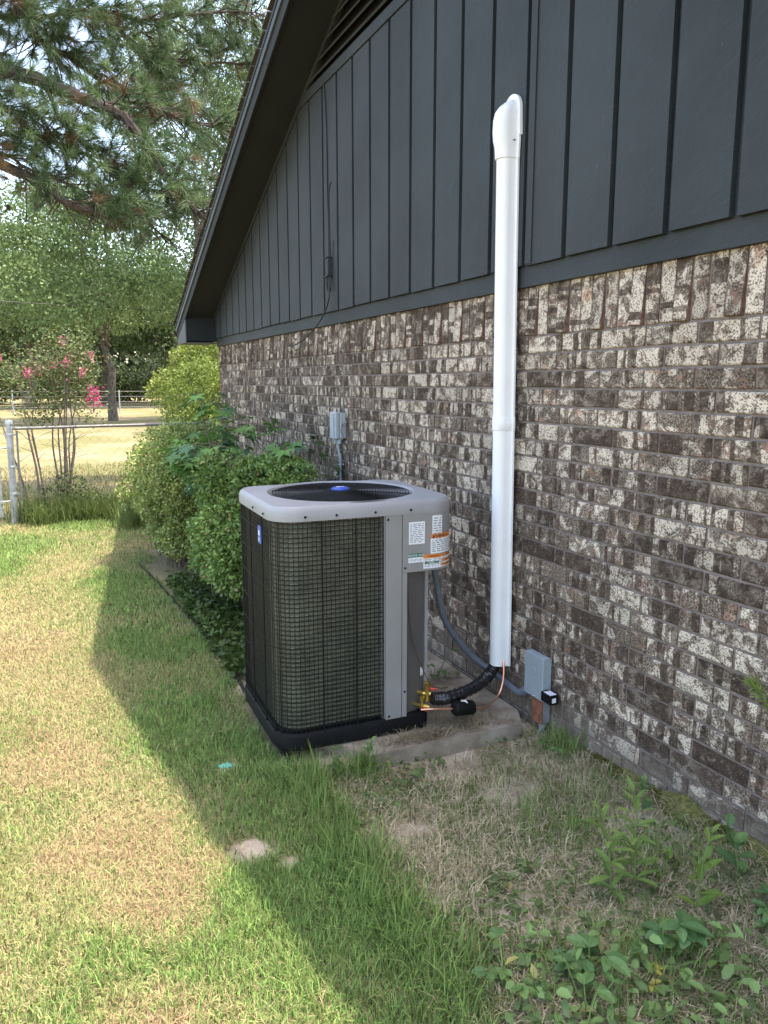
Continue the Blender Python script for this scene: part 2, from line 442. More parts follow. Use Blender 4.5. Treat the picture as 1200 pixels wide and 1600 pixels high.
# ------------------------------------------------------------------ ground
DIRT = [(-1.53, 2.50, .09), (-0.47, 2.44, .20), (-0.53, 2.74, .21), (-0.86, 1.76, .18), (-0.19, 1.95, .22), (-0.95, 2.33, .12), (-1.10, 3.95, .14), (-0.3, 2.6, .14), (-1.45, 3.15, .06), (-1.42, 2.36, .05)]
def ground_h(x, y):
    h = -0.062*sstep(1.4, 2.8, y)
    bed = sstep(-1.30, -1.15, x)*sstep(7.5, 6.5, y)
    h = h + bed*0.012 + (fractal(x, y, 1.3, 3)-0.5)*0.03*(0.4+0.6*bed) + (fractal(x, y, 7.0, 5)-0.5)*0.02*bed
    h = h + sstep(-0.16, -0.02, x)*0.02*sstep(3.0, 2.6, y)
    h = h-.030*sstep(2.45, 2.78, y)*sstep(2.95, 2.88, y)*sstep(-1.0, -.85, x)*sstep(-.02, -.12, x)
    far = sstep(12, 60, y)
    return h*sstep(60, 14, np.hypot(x, y)) + far*(fractal(x, y, 0.05, 8)-0.5)*0.3
def gz1(x, y): return float(ground_h(np.array([x]), np.array([y]))[0])
def dirt_amount(x, y):
    d = np.zeros_like(x)
    for a, b, r in DIRT: d = np.maximum(d, 1-sstep(0.2, 1.35, np.hypot((x-a)/1.15, y-b)/r+(fractal(x, y, 6.0, 61)-.5)*1.3))
    bed = sstep(-1.24, -1.16, x)*sstep(7.5, 6.5, y)
    d = np.maximum(d, bed*(.25+.75*sstep(4.2, 3.4, y))*np.clip((fractal(x, y, 2.6, 11)-0.25)*1.8, 0, 0.9))
    return np.maximum(d, sstep(-0.30, -0.1, x)*sstep(9.7, 9.4, y)*0.8)
def dryness(x, y):
    """0 fresh green .. 1 straw: the strip by the house stays greener"""
    return np.clip(0.46 + (fractal(x, y, 1.3, 21)-0.5)*1.5 + (fractal(x, y, 0.45, 22)-0.5)*0.8 - 0.42*sstep(-1.95, -1.55, x)*sstep(8.5, 6.0, y), 0, 1)

def axis(lo, hi, near, far):
    a = [lo]; 
    while a[-1] < hi: a.append(a[-1]+near)
    g = near; l = lo; left = []
    while l > -far: g *= 1.28; l -= g; left.append(l)
    g = near; h = a[-1]; right = []
    while h < far: g *= 1.28; h += g; right.append(h)
    return np.array(left[::-1]+a+right)
gx, gy = axis(-4.2, 0.2, 0.045, 900), axis(0.6, 10.4, 0.05, 900)
X, Yg = np.meshgrid(gx, gy); nx, ny = len(gx), len(gy)
Zg = ground_h(X, Yg)
V = np.stack([X.ravel(), Yg.ravel(), Zg.ravel()], 1)
ii = (np.arange(ny-1)[:, None]*nx+np.arange(nx-1)[None]).ravel()[:, None]
gm = np_mesh('ground', V, np.concatenate([ii, ii+1, ii+1+nx, ii+nx], 1), M['ground'])
for nm, arr in (('dirt', dirt_amount(X, Yg)), ('dry', np.where(Yg > 10.2, 1.0, np.where(X > -1.2, 0.25, dryness(X, Yg)*0.8)))):
    at = gm.attributes.new(nm, 'FLOAT', 'POINT'); at.data.foreach_set('value', arr.ravel().astype(np.float32))
gm.polygons.foreach_set('use_smooth', [True]*len(gm.polygons))
ground = tag(new_obj('ground', gm), 'lawn soil and garden bed running out past the fences to the woods', 'ground', kind='structure')

# ------------------------------------------------------------------ house
CH, BL, BJ = 0.0797, 0.2533, 0.0095        # course height, brick module, joint
ZS = 1.83                                  # underside of the soldier course
Y0, Y1 = -0.6, 9.50                        # gable wall ends
JY, EVEN = 2.0398, 0.0286
SL = 0.421                                 # roof slope
YA = (Y0+Y1)/2
def soffit_z(y): return 2.358+SL*((9.57-y) if y > YA else (y-(2*YA-9.57)))
house = thing('brick_house', 'low brick house gable with slate blue board siding above', 'house', (0, 0, 0))
wall = MB().box((0.007, Y0, -0.25), (0.30, Y1, 2.06)).build('wall', M['mortar'], house)
MB().box((0.31, Y0+0.02, -0.3), (8.0, Y1-0.02, 2.06)).build('house_body', M['mortar'], house)

def brick_geo(L, H, seed):
    """brick with worn arrises; length along +y, face towards -x; 9-vertex-row front"""
    r = random.Random(seed); c = 0.0038; j = lambda k=0.0021: r.uniform(-k, k)
    D = 0.05; hl, hh = L/2, H/2
    ring0 = [(D, -hl, -hh), (D, hl, -hh), (D, hl, hh), (D, -hl, hh)]
    ring1 = [(c, -hl+j(), -hh+j()), (c, hl+j(), -hh+j()), (c, hl+j(), hh+j()), (c, -hl+j(), hh+j())]
    ring2 = [(j(.0008), -hl+c+j(), -hh+c+j()), (j(.0008), hl-c+j(), -hh+c+j()), (j(.0008), hl-c+j(), hh-c+j()), (j(.0008), -hl+c+j(), hh-c+j())]
    v = ring0+ring1+ring2; f = []
    for a in (0, 4):
        for k in range(4): f.append((a+k, a+(k+1) % 4, a+4+(k+1) % 4, a+4+k))
    f.append((8, 9, 10, 11))
    return v, f
def brick_mesh(name, v, f):
    me = bpy.data.meshes.new(name); me.from_pydata(v, [], f); me.materials.append(M['brick']); me.materials.append(M['brickside']); me.update()
    import bmesh
    bm = bmesh.new(); bm.from_mesh(me); bmesh.ops.recalc_face_normals(bm, faces=bm.faces); bm.to_mesh(me); bm.free()
    uv = me.uv_layers.new(name='UVMap')
    for p in me.polygons:
        if max(me.vertices[k].co.x for k in p.vertices) > .03: p.material_index = 1
        for li in p.loop_indices:
            co = me.vertices[me.loops[li].vertex_index].co; uv.data[li].uv = (co.y+co.x, co.z+co.x*0.5)
    return me
# every brick: (y, z, length, soldier?, kicked?)
bricks = []
for row in range(1, 27):
    z = ZS-(row-0.5)*CH
    k0 = math.floor((Y0-JY)/BL)-1
    for k in range(k0, k0+48):
        a = JY+k*BL+(EVEN-0.5*BL if row % 2 == 0 else 0)
        lo, hi = max(a+BJ/2, Y0), min(a+BL-BJ/2, Y1)
        if hi-lo > 0.03: bricks.append(((lo+hi)/2, z, hi-lo, 0, 0))
SP = 0.0757
for k in range(int((Y1-Y0)/SP)):
    y = Y1-0.04-k*SP
    bricks.append((y, ZS+0.005+0.109, 0.218, 1, 1 if k % 3 == 1 else 0))
camp = np.array([-2.145, 0, 1.615])
def vis(b):
    y, z = b[0], b[1]; d = Vector((0+2.1453, y, z-1.6152)); dep = d.dot(fw)
    if dep < 0.3: return -1
    px, py = 600+1196*d.dot(rt)/dep, 800-1196*d.dot(up)/dep
    if px > 1235 or px < 330 or py > 1420: return -1
    return 1000.0/dep**3*(2.1453)
def hidden(b):     # behind the heat pump, the bushes or the white cover
    y, z = b[0], b[1]
    return (3.6 < y < 5.0 and z < 0.55)
order = sorted(range(len(bricks)), key=lambda i: (-vis(bricks[i]) if not hidden(bricks[i]) else 0))
singles = set(order[:300])
stock = {}
def brick_stock(L, s, kick):
    key = (round(L, 3), s, kick, random.randrange(3))
    if key not in stock:
        if s: v, f = brick_geo(0.218, SP-BJ*0.8, hash(key) % 9999)
        else: v, f = brick_geo(L, CH-BJ, hash(key) % 9999)
        stock[key] = brick_mesh('brick', v, f)
    return stock[key]
def brick_xf(b):
    jit = random.uniform(-0.0012, 0.0012)
    mt = Matrix.Translation((jit, b[0], b[1])) @ Matrix.Rotation(random.uniform(-.0015, .0015), 4, 'X')
    if b[3]:
        mt = Matrix.Translation((jit, b[0], b[1])) @ Matrix.Rotation(R(90)+random.uniform(-.004, .004), 4, 'X')
        if b[4]:   # foot of every third soldier kicked out of the wall
            mt = Matrix.Translation((-0.008, b[0], b[1])) @ Matrix.Rotation(R(4.6), 4, 'Y') @ Matrix.Rotation(R(90), 4, 'X')
    return mt
accV, accF, accUV, accR = [], [], [], []
for i, b in enumerate(bricks):
    L = b[2] if b[3] == 0 else 0.218
    mt = brick_xf(b)
    if i in singles:
        o = new_obj('brick', brick_stock(L, b[3], b[4]), None, wall)
        o.matrix_local = mt; o['rnd'] = random.random()
    else:
        v, f = brick_geo(L, CH-BJ if not b[3] else SP-BJ*0.8, i)
        k = len(accV); rr = random.random()
        accV += [tuple(mt @ Vector(q)) for q in v]; accF += [tuple(k+j for j in q) for q in f]
        for q in f:
            for j in q: accUV += [v[j][1]+v[j][0], v[j][2]+v[j][0]*0.5]
        accR += [rr]*len(v)
me = bpy.data.meshes.new('brick_courses'); me.from_pydata(accV, [], accF); me.materials.append(M['brick']); me.materials.append(M['brickside'])
me.polygons.foreach_set('material_index', [1 if (i % 9) < 4 else 0 for i in range(len(accF))])
uv = me.uv_layers.new(name='UVMap'); uv.data.foreach_set('uv', accUV)
at = me.attributes.new('rnd', 'FLOAT', 'POINT'); at.data.foreach_set('value', accR)
me.update()
bc = tag(new_obj('brick_courses', me, None, wall), kind='stuff')
# siding: boards with recessed grooves
GP, G0 = 0.2911, 1.8887
siding = MB().box((-0.020, Y0, 2.150), (0.30, Y1+0.02, 2.16))
siding = MB().prism([(-0.015, Y0, 2.10), (-0.015, Y1, 2.10), (-0.015, Y1, soffit_z(Y1)+.02), (-0.015, YA, soffit_z(YA)+.02), (-0.015, Y0, soffit_z(Y0)+.02)], (0.3, 0, 0)).build('siding', M['siding'], house)
VENT = 3.745
for k in range(-9, 27):
    a, b = G0+k*GP+0.016, G0+(k+1)*GP-0.016
    a, b = max(a, Y0), min(b, Y1-0.015)
    if b-a < 0.05: continue
    def top(y): return min(soffit_z(y)-0.012, VENT)
    ys = [a, b]
    for q in (YA,): 
        if a < q < b: ys.insert(1, q)
    yb = 9.57-(VENT+0.012-2.358)/SL
    for q in (yb, 2*YA-yb):
        if a < q < b: ys.append(q)
    ys = sorted(ys); bot = 2.146+random.uniform(-.003, .003)
    poly = [(-0.040, ys[0], bot), (-0.040, ys[-1], bot)]+[(-0.040, y, top(y)) for y in reversed(ys)]
    MB().prism(poly, (0.0235, 0, 0)).build('siding_board', M['siding'], siding)
# short raised batten beside the groove at the white cover, as patched on the wall
MB().box((-0.046, 2.99, 2.15), (-0.0405, 3.035, 3.4)).build('patch_batten', M['siding'], siding)
MB().box((-0.020, Y0-0.01, 2.052), (0.02, Y1+0.012, 2.142), 0.002).build('frieze_board', M['siding'], house)
# gable vent with slats
yb = 9.57-(VENT+0.07-2.358)/SL
MB().box((-0.050, 2*YA-yb-0.1, VENT+0.004), (-0.0225, yb+0.1, VENT+0.075), 0.003).build('vent_sill', M['siding'], house)
vent = MB().prism([(-0.0225, 2*YA-yb, VENT+.07), (-0.0225, yb, VENT+.07), (-0.0225, YA, soffit_z(YA))], (0.0006, 0, 0)).build('gable_vent', M['black'], house)
z = VENT+0.125
while z < soffit_z(YA)-0.05:
    y = 9.57-(z-2.358)/SL-0.03
    MB().add([(-0.075, y, z-0.030), (-0.075, 2*YA-y, z-0.030), (-0.026, 2*YA-y, z+0.028), (-0.026, y, z+0.028),
              (-0.067, y, z-0.036), (-0.067, 2*YA-y, z-0.036), (-0.024, 2*YA-y, z+0.014), (-0.024, y, z+0.014)],
             [(0,1,2,3),(7,6,5,4),(0,4,5,1),(3,2,6,7),(0,3,7,4),(1,5,6,2)]).build('louvre_slat', M['siding'], vent)
    z += 0.082
# soffit, rake trim, roof
def slope_box(name, mat, x0, x1, y0, y1, dz0, dz1, parent):
    for s in (1, -1):
        ys = (y0, y1) if s == 1 else (2*YA-y0, 2*YA-y1)
        vs = [(x, y, soffit_z(y)+d) for x in (x0, x1) for y in ys for d in (dz0, dz1)]
        MB().add(vs, [(0,1,3,2),(4,6,7,5),(0,4,5,1),(2,3,7,6),(0,2,6,4),(1,5,7,3)]).build(name, mat, parent)
EY = 10.04
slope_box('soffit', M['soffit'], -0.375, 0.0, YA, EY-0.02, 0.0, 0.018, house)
slope_box('rake_moulding', M['siding'], -0.052, -0.0225, YA, 9.45, -0.042, -0.001, house)
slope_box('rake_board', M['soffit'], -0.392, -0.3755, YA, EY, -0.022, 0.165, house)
slope_box('rake_trim', M['trimlight'], -0.406, -0.3925, YA, EY+0.01, 0.080, 0.132, house)
slope_box('drip_edge', M['siding'], -0.412, -0.3925, YA, EY+0.015, 0.138, 0.168, house)
roof_mb = MB()
for s in (1, -1):
    ys = (YA, EY+0.03) if s == 1 else (YA, 2*YA-EY-0.03)
    vs = [(x, y, soffit_z(y)+d) for x in (-0.390, 9.0) for y in ys for d in (0.169, 0.195)]
    roof_mb.add(vs, [(0,1,3,2),(4,6,7,5),(0,4,5,1),(2,3,7,6),(0,2,6,4),(1,5,7,3)])
roof = roof_mb.build('roof', M['shingle'], house)
for s in (1, -1):                     # the visible ends of the shingle courses along the rake
    y = YA+0.02; k = 0
    while y < EY-0.02:
        L = 0.150; x = -0.423-random.uniform(0, 0.014)
        def pt(yy): return yy if s == 1 else 2*YA-yy
        vs = [(xx, pt(yy), soffit_z(pt(yy))+d) for xx in (x, 0.15) for yy, dd in ((y, 0.0), (y+L, 0.008)) for d in (0.1955+dd, 0.204+dd)]
        MB().add(vs, [(0,1,3,2),(4,6,7,5),(0,4,5,1),(2,3,7,6),(0,2,6,4),(1,5,7,3)]).build('shingle', M['shingle'], roof)
        y += L+0.003
# boxed eave return at the far corner (and its twin)
for s in (1, -1):
    def pt(yy): return yy if s == 1 else 2*YA-yy
    a, b = 9.50, EY-0.03
    poly = [(-0.375, pt(a), 2.115), (-0.375, pt(b), 2.115), (-0.375, pt(b), soffit_z(b)-0.002), (-0.375, pt(a), soffit_z(a)-0.002)]
    MB().prism(poly, (0.37, 0, 0)).build('eave_box', M['soffit'], house)  # box gets the same paint darkened for its shade
    poly = [(-0.392, pt(a-0.012), 2.10), (-0.392, pt(b+0.02), 2.10), (-0.392, pt(b+0.02), soffit_z(b)-0.03), (-0.392, pt(a-0.012), soffit_z(a)-0.024)]
    MB().prism(poly, (0.0155, 0, 0)).build('eave_end_board', M['trimlight'], house)
    MB().box((-0.40, pt(a-0.02), 2.089), (-0.005, pt(b+0.03), 2.0985)).build('eave_bottom_trim', M['trimlight'], house)

# ------------------------------------------------------------------ slab, edging
slab = thing('concrete_slab', 'low weathered concrete slab under the heat pump by the wall', 'slab', (-0.55, 3.3, -0.08))
MB((-0.55, 3.3, -0.08)).prism([(-0.90, 2.875, -0.12), (-0.10, 2.868, -0.12), (-0.03, 3.0, -0.12), (-0.03, 4.0, -0.12), (-1.06, 4.0, -0.12), (-1.06, 3.2, -0.12)], (0, 0, 0.122)).build('slab_body', M['concrete'], slab)
ed = MB()
EDGE = [(1.0, -1.235), (1.6, -1.23), (2.2, -1.222), (2.7, -1.222), (3.6, -1.19), (4.4, -1.175), (5.4, -1.205), (6.5, -1.26), (7.4, -1.33)]
pts = [(-1.235, 1.0), (-1.23, 1.6), (-1.222, 2.2), (-1.222, 2.7), (-1.19, 3.6), (-1.175, 4.4), (-1.205, 5.4), (-1.26, 6.5), (-1.33, 7.4)]
dense = []
for i in range(len(pts)-1):
    for k in range(8):
        t = k/8; dense.append((pts[i][0]*(1-t)+pts[i+1][0]*t+random.uniform(-.004, .004), pts[i][1]*(1-t)+pts[i+1][1]*t))
gz = ground_h(np.array([p[0] for p in dense]), np.array([p[1] for p in dense]))
vs, fs = [], []
for (x, y), z in zip(dense, gz):
    h = z+0.024+random.uniform(-.006, .006)
    vs += [(x-.006, y, z-.03), (x-.006, y, h), (x+.006, y, h), (x+.006, y, z-.03)]
for i in range(len(dense)-1):
    for k in range(3): fs.append((i*4+k, i*4+k+1, i*4+k+5, i*4+k+4))
ed.add(vs, fs)
tag(ed.build('garden_edging', M['edging']), 'thin dark edging strip between lawn and bare bed', 'edging')

# ------------------------------------------------------------------ heat pump
AX, AY, AR = -0.812, 3.395, -0.028
SX, SY, RC = 0.855, 0.74, 0.115
ac = thing('heat_pump', 'large grey outdoor air conditioner with black wire guard standing on the slab', 'air conditioner', (AX, AY, 0.006), AR)
ZL, ZT, ZB = 1.036, 1.098, 0.082            # lid underside, lid top, pan top
def outline(s, off=0.0, sx=SX, sy=SY, r=RC):
    """point and normal on the rounded plan; s = metres along the skin from the middle of the front, + to the right"""
    hx, hy = sx/2-r, sy/2-r; q = math.pi/2*r
    sg = 1 if s >= 0 else -1; a = abs(s)
    if a <= hx: x, y, nx_, ny_ = a, -sy/2, 0, -1
    elif a <= hx+q:
        t = (a-hx)/r; nx_, ny_ = math.sin(t), -math.cos(t); x, y = hx+r*nx_, -hy+r*ny_
    elif a <= hx+q+2*hy: x, y, nx_, ny_ = sx/2, -hy+(a-hx-q), 1, 0
    elif a <= hx+2*q+2*hy:
        t = (a-hx-q-2*hy)/r; nx_, ny_ = math.cos(t), math.sin(t); x, y = hx+r*nx_, hy+r*ny_
    else: x, y, nx_, ny_ = hx-(a-hx-2*q-2*hy), sy/2, 0, 1
    return (sg*(x+nx_*off), y+ny_*off, sg*nx_, ny_)
S_END = -(SX/2-RC+math.pi*RC+2*(SY/2-RC)+(SX-2*RC)*0.97)    # left side all round to the back right
S_COIL = 0.065                                               # right end of the coil on the front
def skin(mb, s0, s1, z0, z1, off, n=None, thick=0.0):
    n = n or max(2, int(abs(s1-s0)/0.02)); vs, fs = [], []
    for i in range(n+1):
        x, y, a, b = outline(s0+(s1-s0)*i/n, off)
        vs += [(x, y, z0), (x, y, z1)]
        if thick: vs += [(x-a*thick, y-b*thick, z1), (x-a*thick, y-b*thick, z0)]
    k = 4 if thick else 2
    for i in range(n):
        for j in range(k if thick else 1): fs.append((i*k+j, (i+1)*k+j, (i+1)*k+(j+1) % k, i*k+(j+1) % k))
    if thick: fs += [(0, 1, 2, 3), (n*k+3, n*k+2, n*k+1, n*k)]
    return mb.add(vs, fs)
def closed_ring(prof, n=96):
    """loft of rounded-rectangle rings: prof = list of (offset, z)"""
    per = 2*(SX-2*RC)+2*(SY-2*RC)+2*math.pi*RC; mb = MB(); vs, fs = [], []
    for off, z in prof:
        for i in range(n):
            x, y, _, _ = outline((i/n-0.5)*per*0.99999, off); vs.append((x, y, z))
    for r in range(len(prof)-1):
        for i in range(n): fs.append((r*n+i, r*n+(i+1) % n, (r+1)*n+(i+1) % n, (r+1)*n+i))
    return mb.add(vs, fs), n
# base pan
def pan_ring(off, z):
    pts = [(*outline(-(SF_+Q_*i/10), off)[:2], z) for i in range(10, -1, -1)]                      # front left corner
    pts += [(0.0, -SY/2-off, z), (0.262, -SY/2-off, z), (0.285+off*.4, -SY/2+0.012-off, z), (0.318+off, -SY/2+0.10, z), (0.345+off, -SY/2+0.26, z), (0.345+off, SY/2-0.1, z), (0.29, SY/2+off, z)]
    pts += [(*outline(-(SF_+Q_+2*(SY/2-RC)+Q_*i/8), off)[:2], z) for i in range(8, -1, -1)]
    return pts
SF_, Q_ = SX/2-RC, math.pi/2*RC
mb = MB(); rg_ = [pan_ring(*q) for q in ((0.000, 0.0), (0.006, 0.006), (0.010, 0.070), (0.006, ZB-.006), (0.0, ZB))]; n = len(rg_[0]); vs, fs = [], []
for q in rg_: vs += q
for r in range(len(rg_)-1):
    for i in range(n): fs.append((r*n+i, r*n+(i+1) % n, (r+1)*n+(i+1) % n, (r+1)*n+i))
fs += [tuple(range(n)), tuple((len(rg_)-1)*n+i for i in range(n))]
mb.add(vs, fs)
mb.build('base_pan', M['black'], ac, True)
# condenser coil: fin pack with a ridge for each tube row
prof_z = []; z = ZB+0.01
coil_mb = MB(); nseg = 130; vs, fs = [], []
rows = []
while z < ZL-0.005:
    rows += [(-0.0235, z), (-0.020, z+0.007), (-0.020, z+0.010), (-0.0235, z+0.017)]; z += 0.0205
for off, zz in rows:
    for i in range(nseg+1):
        x, y, _, _ = outline(S_COIL+(S_END-S_COIL)*i/nseg, off); vs.append((x, y, zz))
for r in range(len(rows)-1):
    for i in range(nseg): fs.append((r*(nseg+1)+i, r*(nseg+1)+i+1, (r+1)*(nseg+1)+i+1, (r+1)*(nseg+1)+i))
coil = coil_mb.add(vs, fs).build('condenser_coil', M['coil'], ac, True)
tb = MB()
for r in range(0, len(rows), 4):
    zz = rows[r][1]+0.0085
    tb.tube([(*outline(S_COIL+(S_END-S_COIL)*i/60, -0.0205)[:2], zz) for i in range(61)], 0.0016, 4)
tb.build('tube_rows', plain('dull_aluminium', (0.21, 0.21, 0.16), 0.45, 0.4, 0.7, 45), coil)
# wire guard
gw = MB(); wr = 0.0019
def vwire(s, r=wr): 
    x, y, _, _ = outline(s, 0.002); gw.tube([(x, y, ZB-0.005), (x, y, ZL+0.01)], r, 4, False)
SF = SX/2-RC
s = S_COIL-0.005
while s > S_END:
    left = s < -(SF+math.pi/2*RC*0.75)
    vwire(s, wr); s -= 0.0205 if not left else 0.017
z = ZB+0.02; k = 0
front_l = -(SF+math.pi/2*RC*0.75)
while z < ZL:
    full = (k % 6 == 0)
    n = 34 if not full else 110
    e = front_l if not full else S_END
    gw.tube([(*outline(S_COIL-0.004+(e-S_COIL)*i/n, 0.0046)[:2], z) for i in range(n+1)], wr*.9 if not full else 0.0023, 4, False)
    z += 0.0205; k += 1
tag(gw.build('wire_guard', M['blackwire'], ac), kind='stuff')
for s_, r_ in ((-0.07, .0028), (-0.225, .0030), (front_l+0.03, .003), (front_l-0.14, .0035), (front_l-0.012, .0028), (front_l-0.36, .0032), (S_COIL-0.006, .003)):
    x, y, _, _ = outline(s_, 0.006)
    MB().tube([(x, y, ZB-0.01), (x, y, ZL+0.01)], r_, 6).build('guard_rod', M['blackwire'], ac)
# right side sheet metal
post = skin(MB(), S_COIL+0.006, 0.150, ZB-0.012, ZL+0.015, 0.006, 4, 0.02).build('corner_post', M['acgrey'], ac)
skin(MB(), S_COIL-0.006, S_COIL+0.0055, ZB-0.02, ZL+0.01, 0.001, 2, 0.03).build('coil_end_plate', M['acgrey'], ac)
PZ = 0.765
SR = SX/2-RC+math.pi/2*RC
panel = skin(MB(), 0.1535, SR+0.28, PZ, ZL-0.002, 0.008, 40, 0.02).build('control_panel', M['acgrey'], ac, True)
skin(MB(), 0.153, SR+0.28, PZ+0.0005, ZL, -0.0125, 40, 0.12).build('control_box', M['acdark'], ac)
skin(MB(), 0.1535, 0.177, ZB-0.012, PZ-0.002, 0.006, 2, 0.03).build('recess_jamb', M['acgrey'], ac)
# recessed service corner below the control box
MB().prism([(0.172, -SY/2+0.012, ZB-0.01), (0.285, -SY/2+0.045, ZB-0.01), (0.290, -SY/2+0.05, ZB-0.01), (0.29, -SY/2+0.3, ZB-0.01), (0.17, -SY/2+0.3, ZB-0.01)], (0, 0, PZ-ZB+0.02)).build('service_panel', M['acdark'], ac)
MB().box((0.289, -SY/2+0.036, ZB-0.01), (0.303, -SY/2+0.30, PZ+0.003)).build('recess_edge', M['acgrey'], ac)
MB().box((0.1, -SY/2+0.32, ZB), (SX/2-0.01, SY/2-0.1, ZL)).build('side_panel', M['acgrey'], ac)
# lid: rounded rectangle running into a round fan opening
FR, FC = 0.342, (0.0, 0.005)
n = 128; mb = MB(); vs, fs = [], []
def rr_at(th, off):
    """point of the rounded rectangle in direction th from the fan centre"""
    hx, hy, r = SX/2+off, SY/2+off, RC+off
    lo, hi = 0, 2.0
    for _ in range(40):
        md = (lo+hi)/2; x, y = FC[0]+md*math.cos(th), FC[1]+md*math.sin(th)
        qx, qy = abs(x)-(hx-r), abs(y)-(hy-r)
        d = math.hypot(max(qx, 0), max(qy, 0))+min(max(qx, qy), 0)-r
        if d > 0: hi = md
        else: lo = md
    return FC[0]+lo*math.cos(th), FC[1]+lo*math.sin(th)
ringsL = []
for off, z in ((0.002, ZL-0.004), (0.009, ZL-0.004), (0.010, ZL+0.012), (0.008, ZL+0.036), (0.003, ZL+0.050), (-0.008, ZL+0.059), (-0.022, ZT-0.003)):
    ringsL.append([(*rr_at(2*math.pi*i/n, off), z) for i in range(n)])
for rad, z in ((FR+0.020, ZT+0.003), (FR+0.010, ZT+0.002), (FR, ZT-0.012), (FR-0.006, ZT-0.03), (FR-0.008, ZT-0.12)):
    ringsL.append([(FC[0]+rad*math.cos(2*math.pi*i/n), FC[1]+rad*math.sin(2*math.pi*i/n), z) for i in range(n)])
for rg in ringsL: vs += rg
for r in range(len(ringsL)-1):
    for i in range(n): fs.append((r*n+i, r*n+(i+1) % n, (r+1)*n+(i+1) % n, (r+1)*n+i))
lid = mb.add(vs, fs).build('top_cover', M['aclid'], ac, True)
for s_ in (-0.30, -0.16, 0.02, 0.19):
    x, y, a, b = outline(s_, 0.0125); MB().lathe((x, y, ZL+0.016), [(0.0055, 0.0), (0.0055, -0.003), (0.003, -0.005)], 8, 'y').build('screw', M['black'], ac)
for s_ in (-(SF+math.pi/2*RC+0.03), -(SF+math.pi/2*RC+0.22)):
    x, y, a, b = outline(s_, 0.0125); MB().lathe((x, y, ZL+0.016), [(0.0055, 0.0), (0.0055, -0.003), (0.003, -0.005)], 8, 'x').build('screw', M['black'], ac)
for x_, z_ in ((0.082, ZL-0.022), (0.165, PZ+0.022), (0.165, 0.20), (0.087, ZB+0.01)):
    MB().lathe((x_, -SY/2-0.0085, z_), [(0.005, 0.0), (0.005, -0.003), (0.003, -0.004)], 8, 'y').build('screw', M['black'], ac)
# fan guard: concentric wires with spokes
fg = MB(); zc = ZT-0.004
def dome(r): return zc+0.010*(1-(r/FR)**2)
r_ = 0.075
while r_ < FR-0.004:
    fg.tube([(FC[0]+r_*math.cos(2*math.pi*i/56), FC[1]+r_*math.sin(2*math.pi*i/56), dome(r_)) for i in range(57)], 0.0021, 4, False); r_ += 0.0132
for k in range(8):
    a = 2*math.pi*(k+0.3)/8
    fg.tube([(FC[0]+q*math.cos(a), FC[1]+q*math.sin(a), dome(q)-0.003) for q in (0.05, 0.15, 0.25, FR)], 0.0026, 5, False)
fgo = tag(fg.build('fan_guard', M['blackwire'], ac), kind='stuff')
MB().lathe((FC[0], FC[1], dome(0)-0.006), [(0.078, 0), (0.080, 0.006), (0.070, 0.010), (0.0, 0.010)], 32).build('guard_plate', M['black'], ac, True)
MB().lathe((FC[0]-.01, FC[1]-.02, dome(0)+0.0045), [(0.045, 0), (0.045, 0.005), (0.037, 0.010), (0.018, 0.0125), (0.0, 0.013)], 32).build('logo_badge', M['blue'], ac, True)
lg = MB()
for dx, w, h in ((-0.014, 0.010, 0.016), (0.0, 0.008, 0.016), (0.014, 0.010, 0.012)):
    lg.box((FC[0]-.01+dx-w/2, FC[1]-.02-h/2, dome(0)+0.0160), (FC[0]-.01+dx+w/2, FC[1]-.02+h/2, dome(0)+0.0180))
lg.build('logo_mark', M['hubwhite'], ac)
for k in range(4):
    a = 2*math.pi*k/4+0.55; vs = []
    for rad, w0, w1, tl in ((0.07, -0.25, 0.45, 0.02), (0.19, -0.34, 0.62, 0.032), (0.315, -0.32, 0.58, 0.04)):
        for q, hz in ((w0, -tl), ((w0+w1)/2, 0.003), (w1, tl)): vs.append((FC[0]+rad*math.cos(a+q), FC[1]+rad*math.sin(a+q), ZT-0.075+hz))
    MB().add(vs, [(0,1,4,3),(1,2,5,4),(3,4,7,6),(4,5,8,7)]).build('fan_blade', M['fan'], ac, True)
MB().lathe((FC[0], FC[1], ZT-0.30), [(0.09, 0), (0.09, 0.16), (0.05, 0.215), (0.0, 0.215)], 24).build('fan_motor', M['black'], ac)
MB().lathe((FC[0], FC[1], 0.5), [(FR-0.03, 0), (FR-0.03, 0.002)], 40).build('inner_baffle', M['black'], ac)
# labels on the panel, bent with it
def label_patch(name, s0, s1, z0, z1, mat, off, parent=ac, tilt=0.0):
    mb = MB(); n = max(2, int((s1-s0)/0.012)); vs, fs = [], []
    for i in range(n+1):
        s = s0+(s1-s0)*i/n; x, y, a, b = outline(s, off); dz = tilt*(s-s0)
        vs += [(x, y, z0+dz), (x, y, z1+dz)]
    for i in range(n): fs.append((2*i, 2*i+2, 2*i+3, 2*i+1))
    return mb.add(vs, fs).build(name, mat, parent)
def print_lines(s0, s1, z0, z1, rows, off, parent, mat=None, seed=0):
    mb = MB(); r = random.Random(seed)
    for k in range(rows):
        z = z1-(k+0.5)*(z1-z0)/rows; a = s0
        while a < s1-0.004:
            w = min(r.uniform(0.006, 0.022), s1-a); x0, y0, _, _ = outline(a, off); x1, y1, _, _ = outline(a+w, off); h = (z1-z0)/rows*0.22
            mb.add([(x0, y0, z-h), (x1, y1, z-h), (x1, y1, z+h), (x0, y0, z+h)], [(0, 1, 2, 3)]); a += w+r.uniform(0.003, 0.009)
    return mb.build('printed_lines', mat or M['ink'], parent)
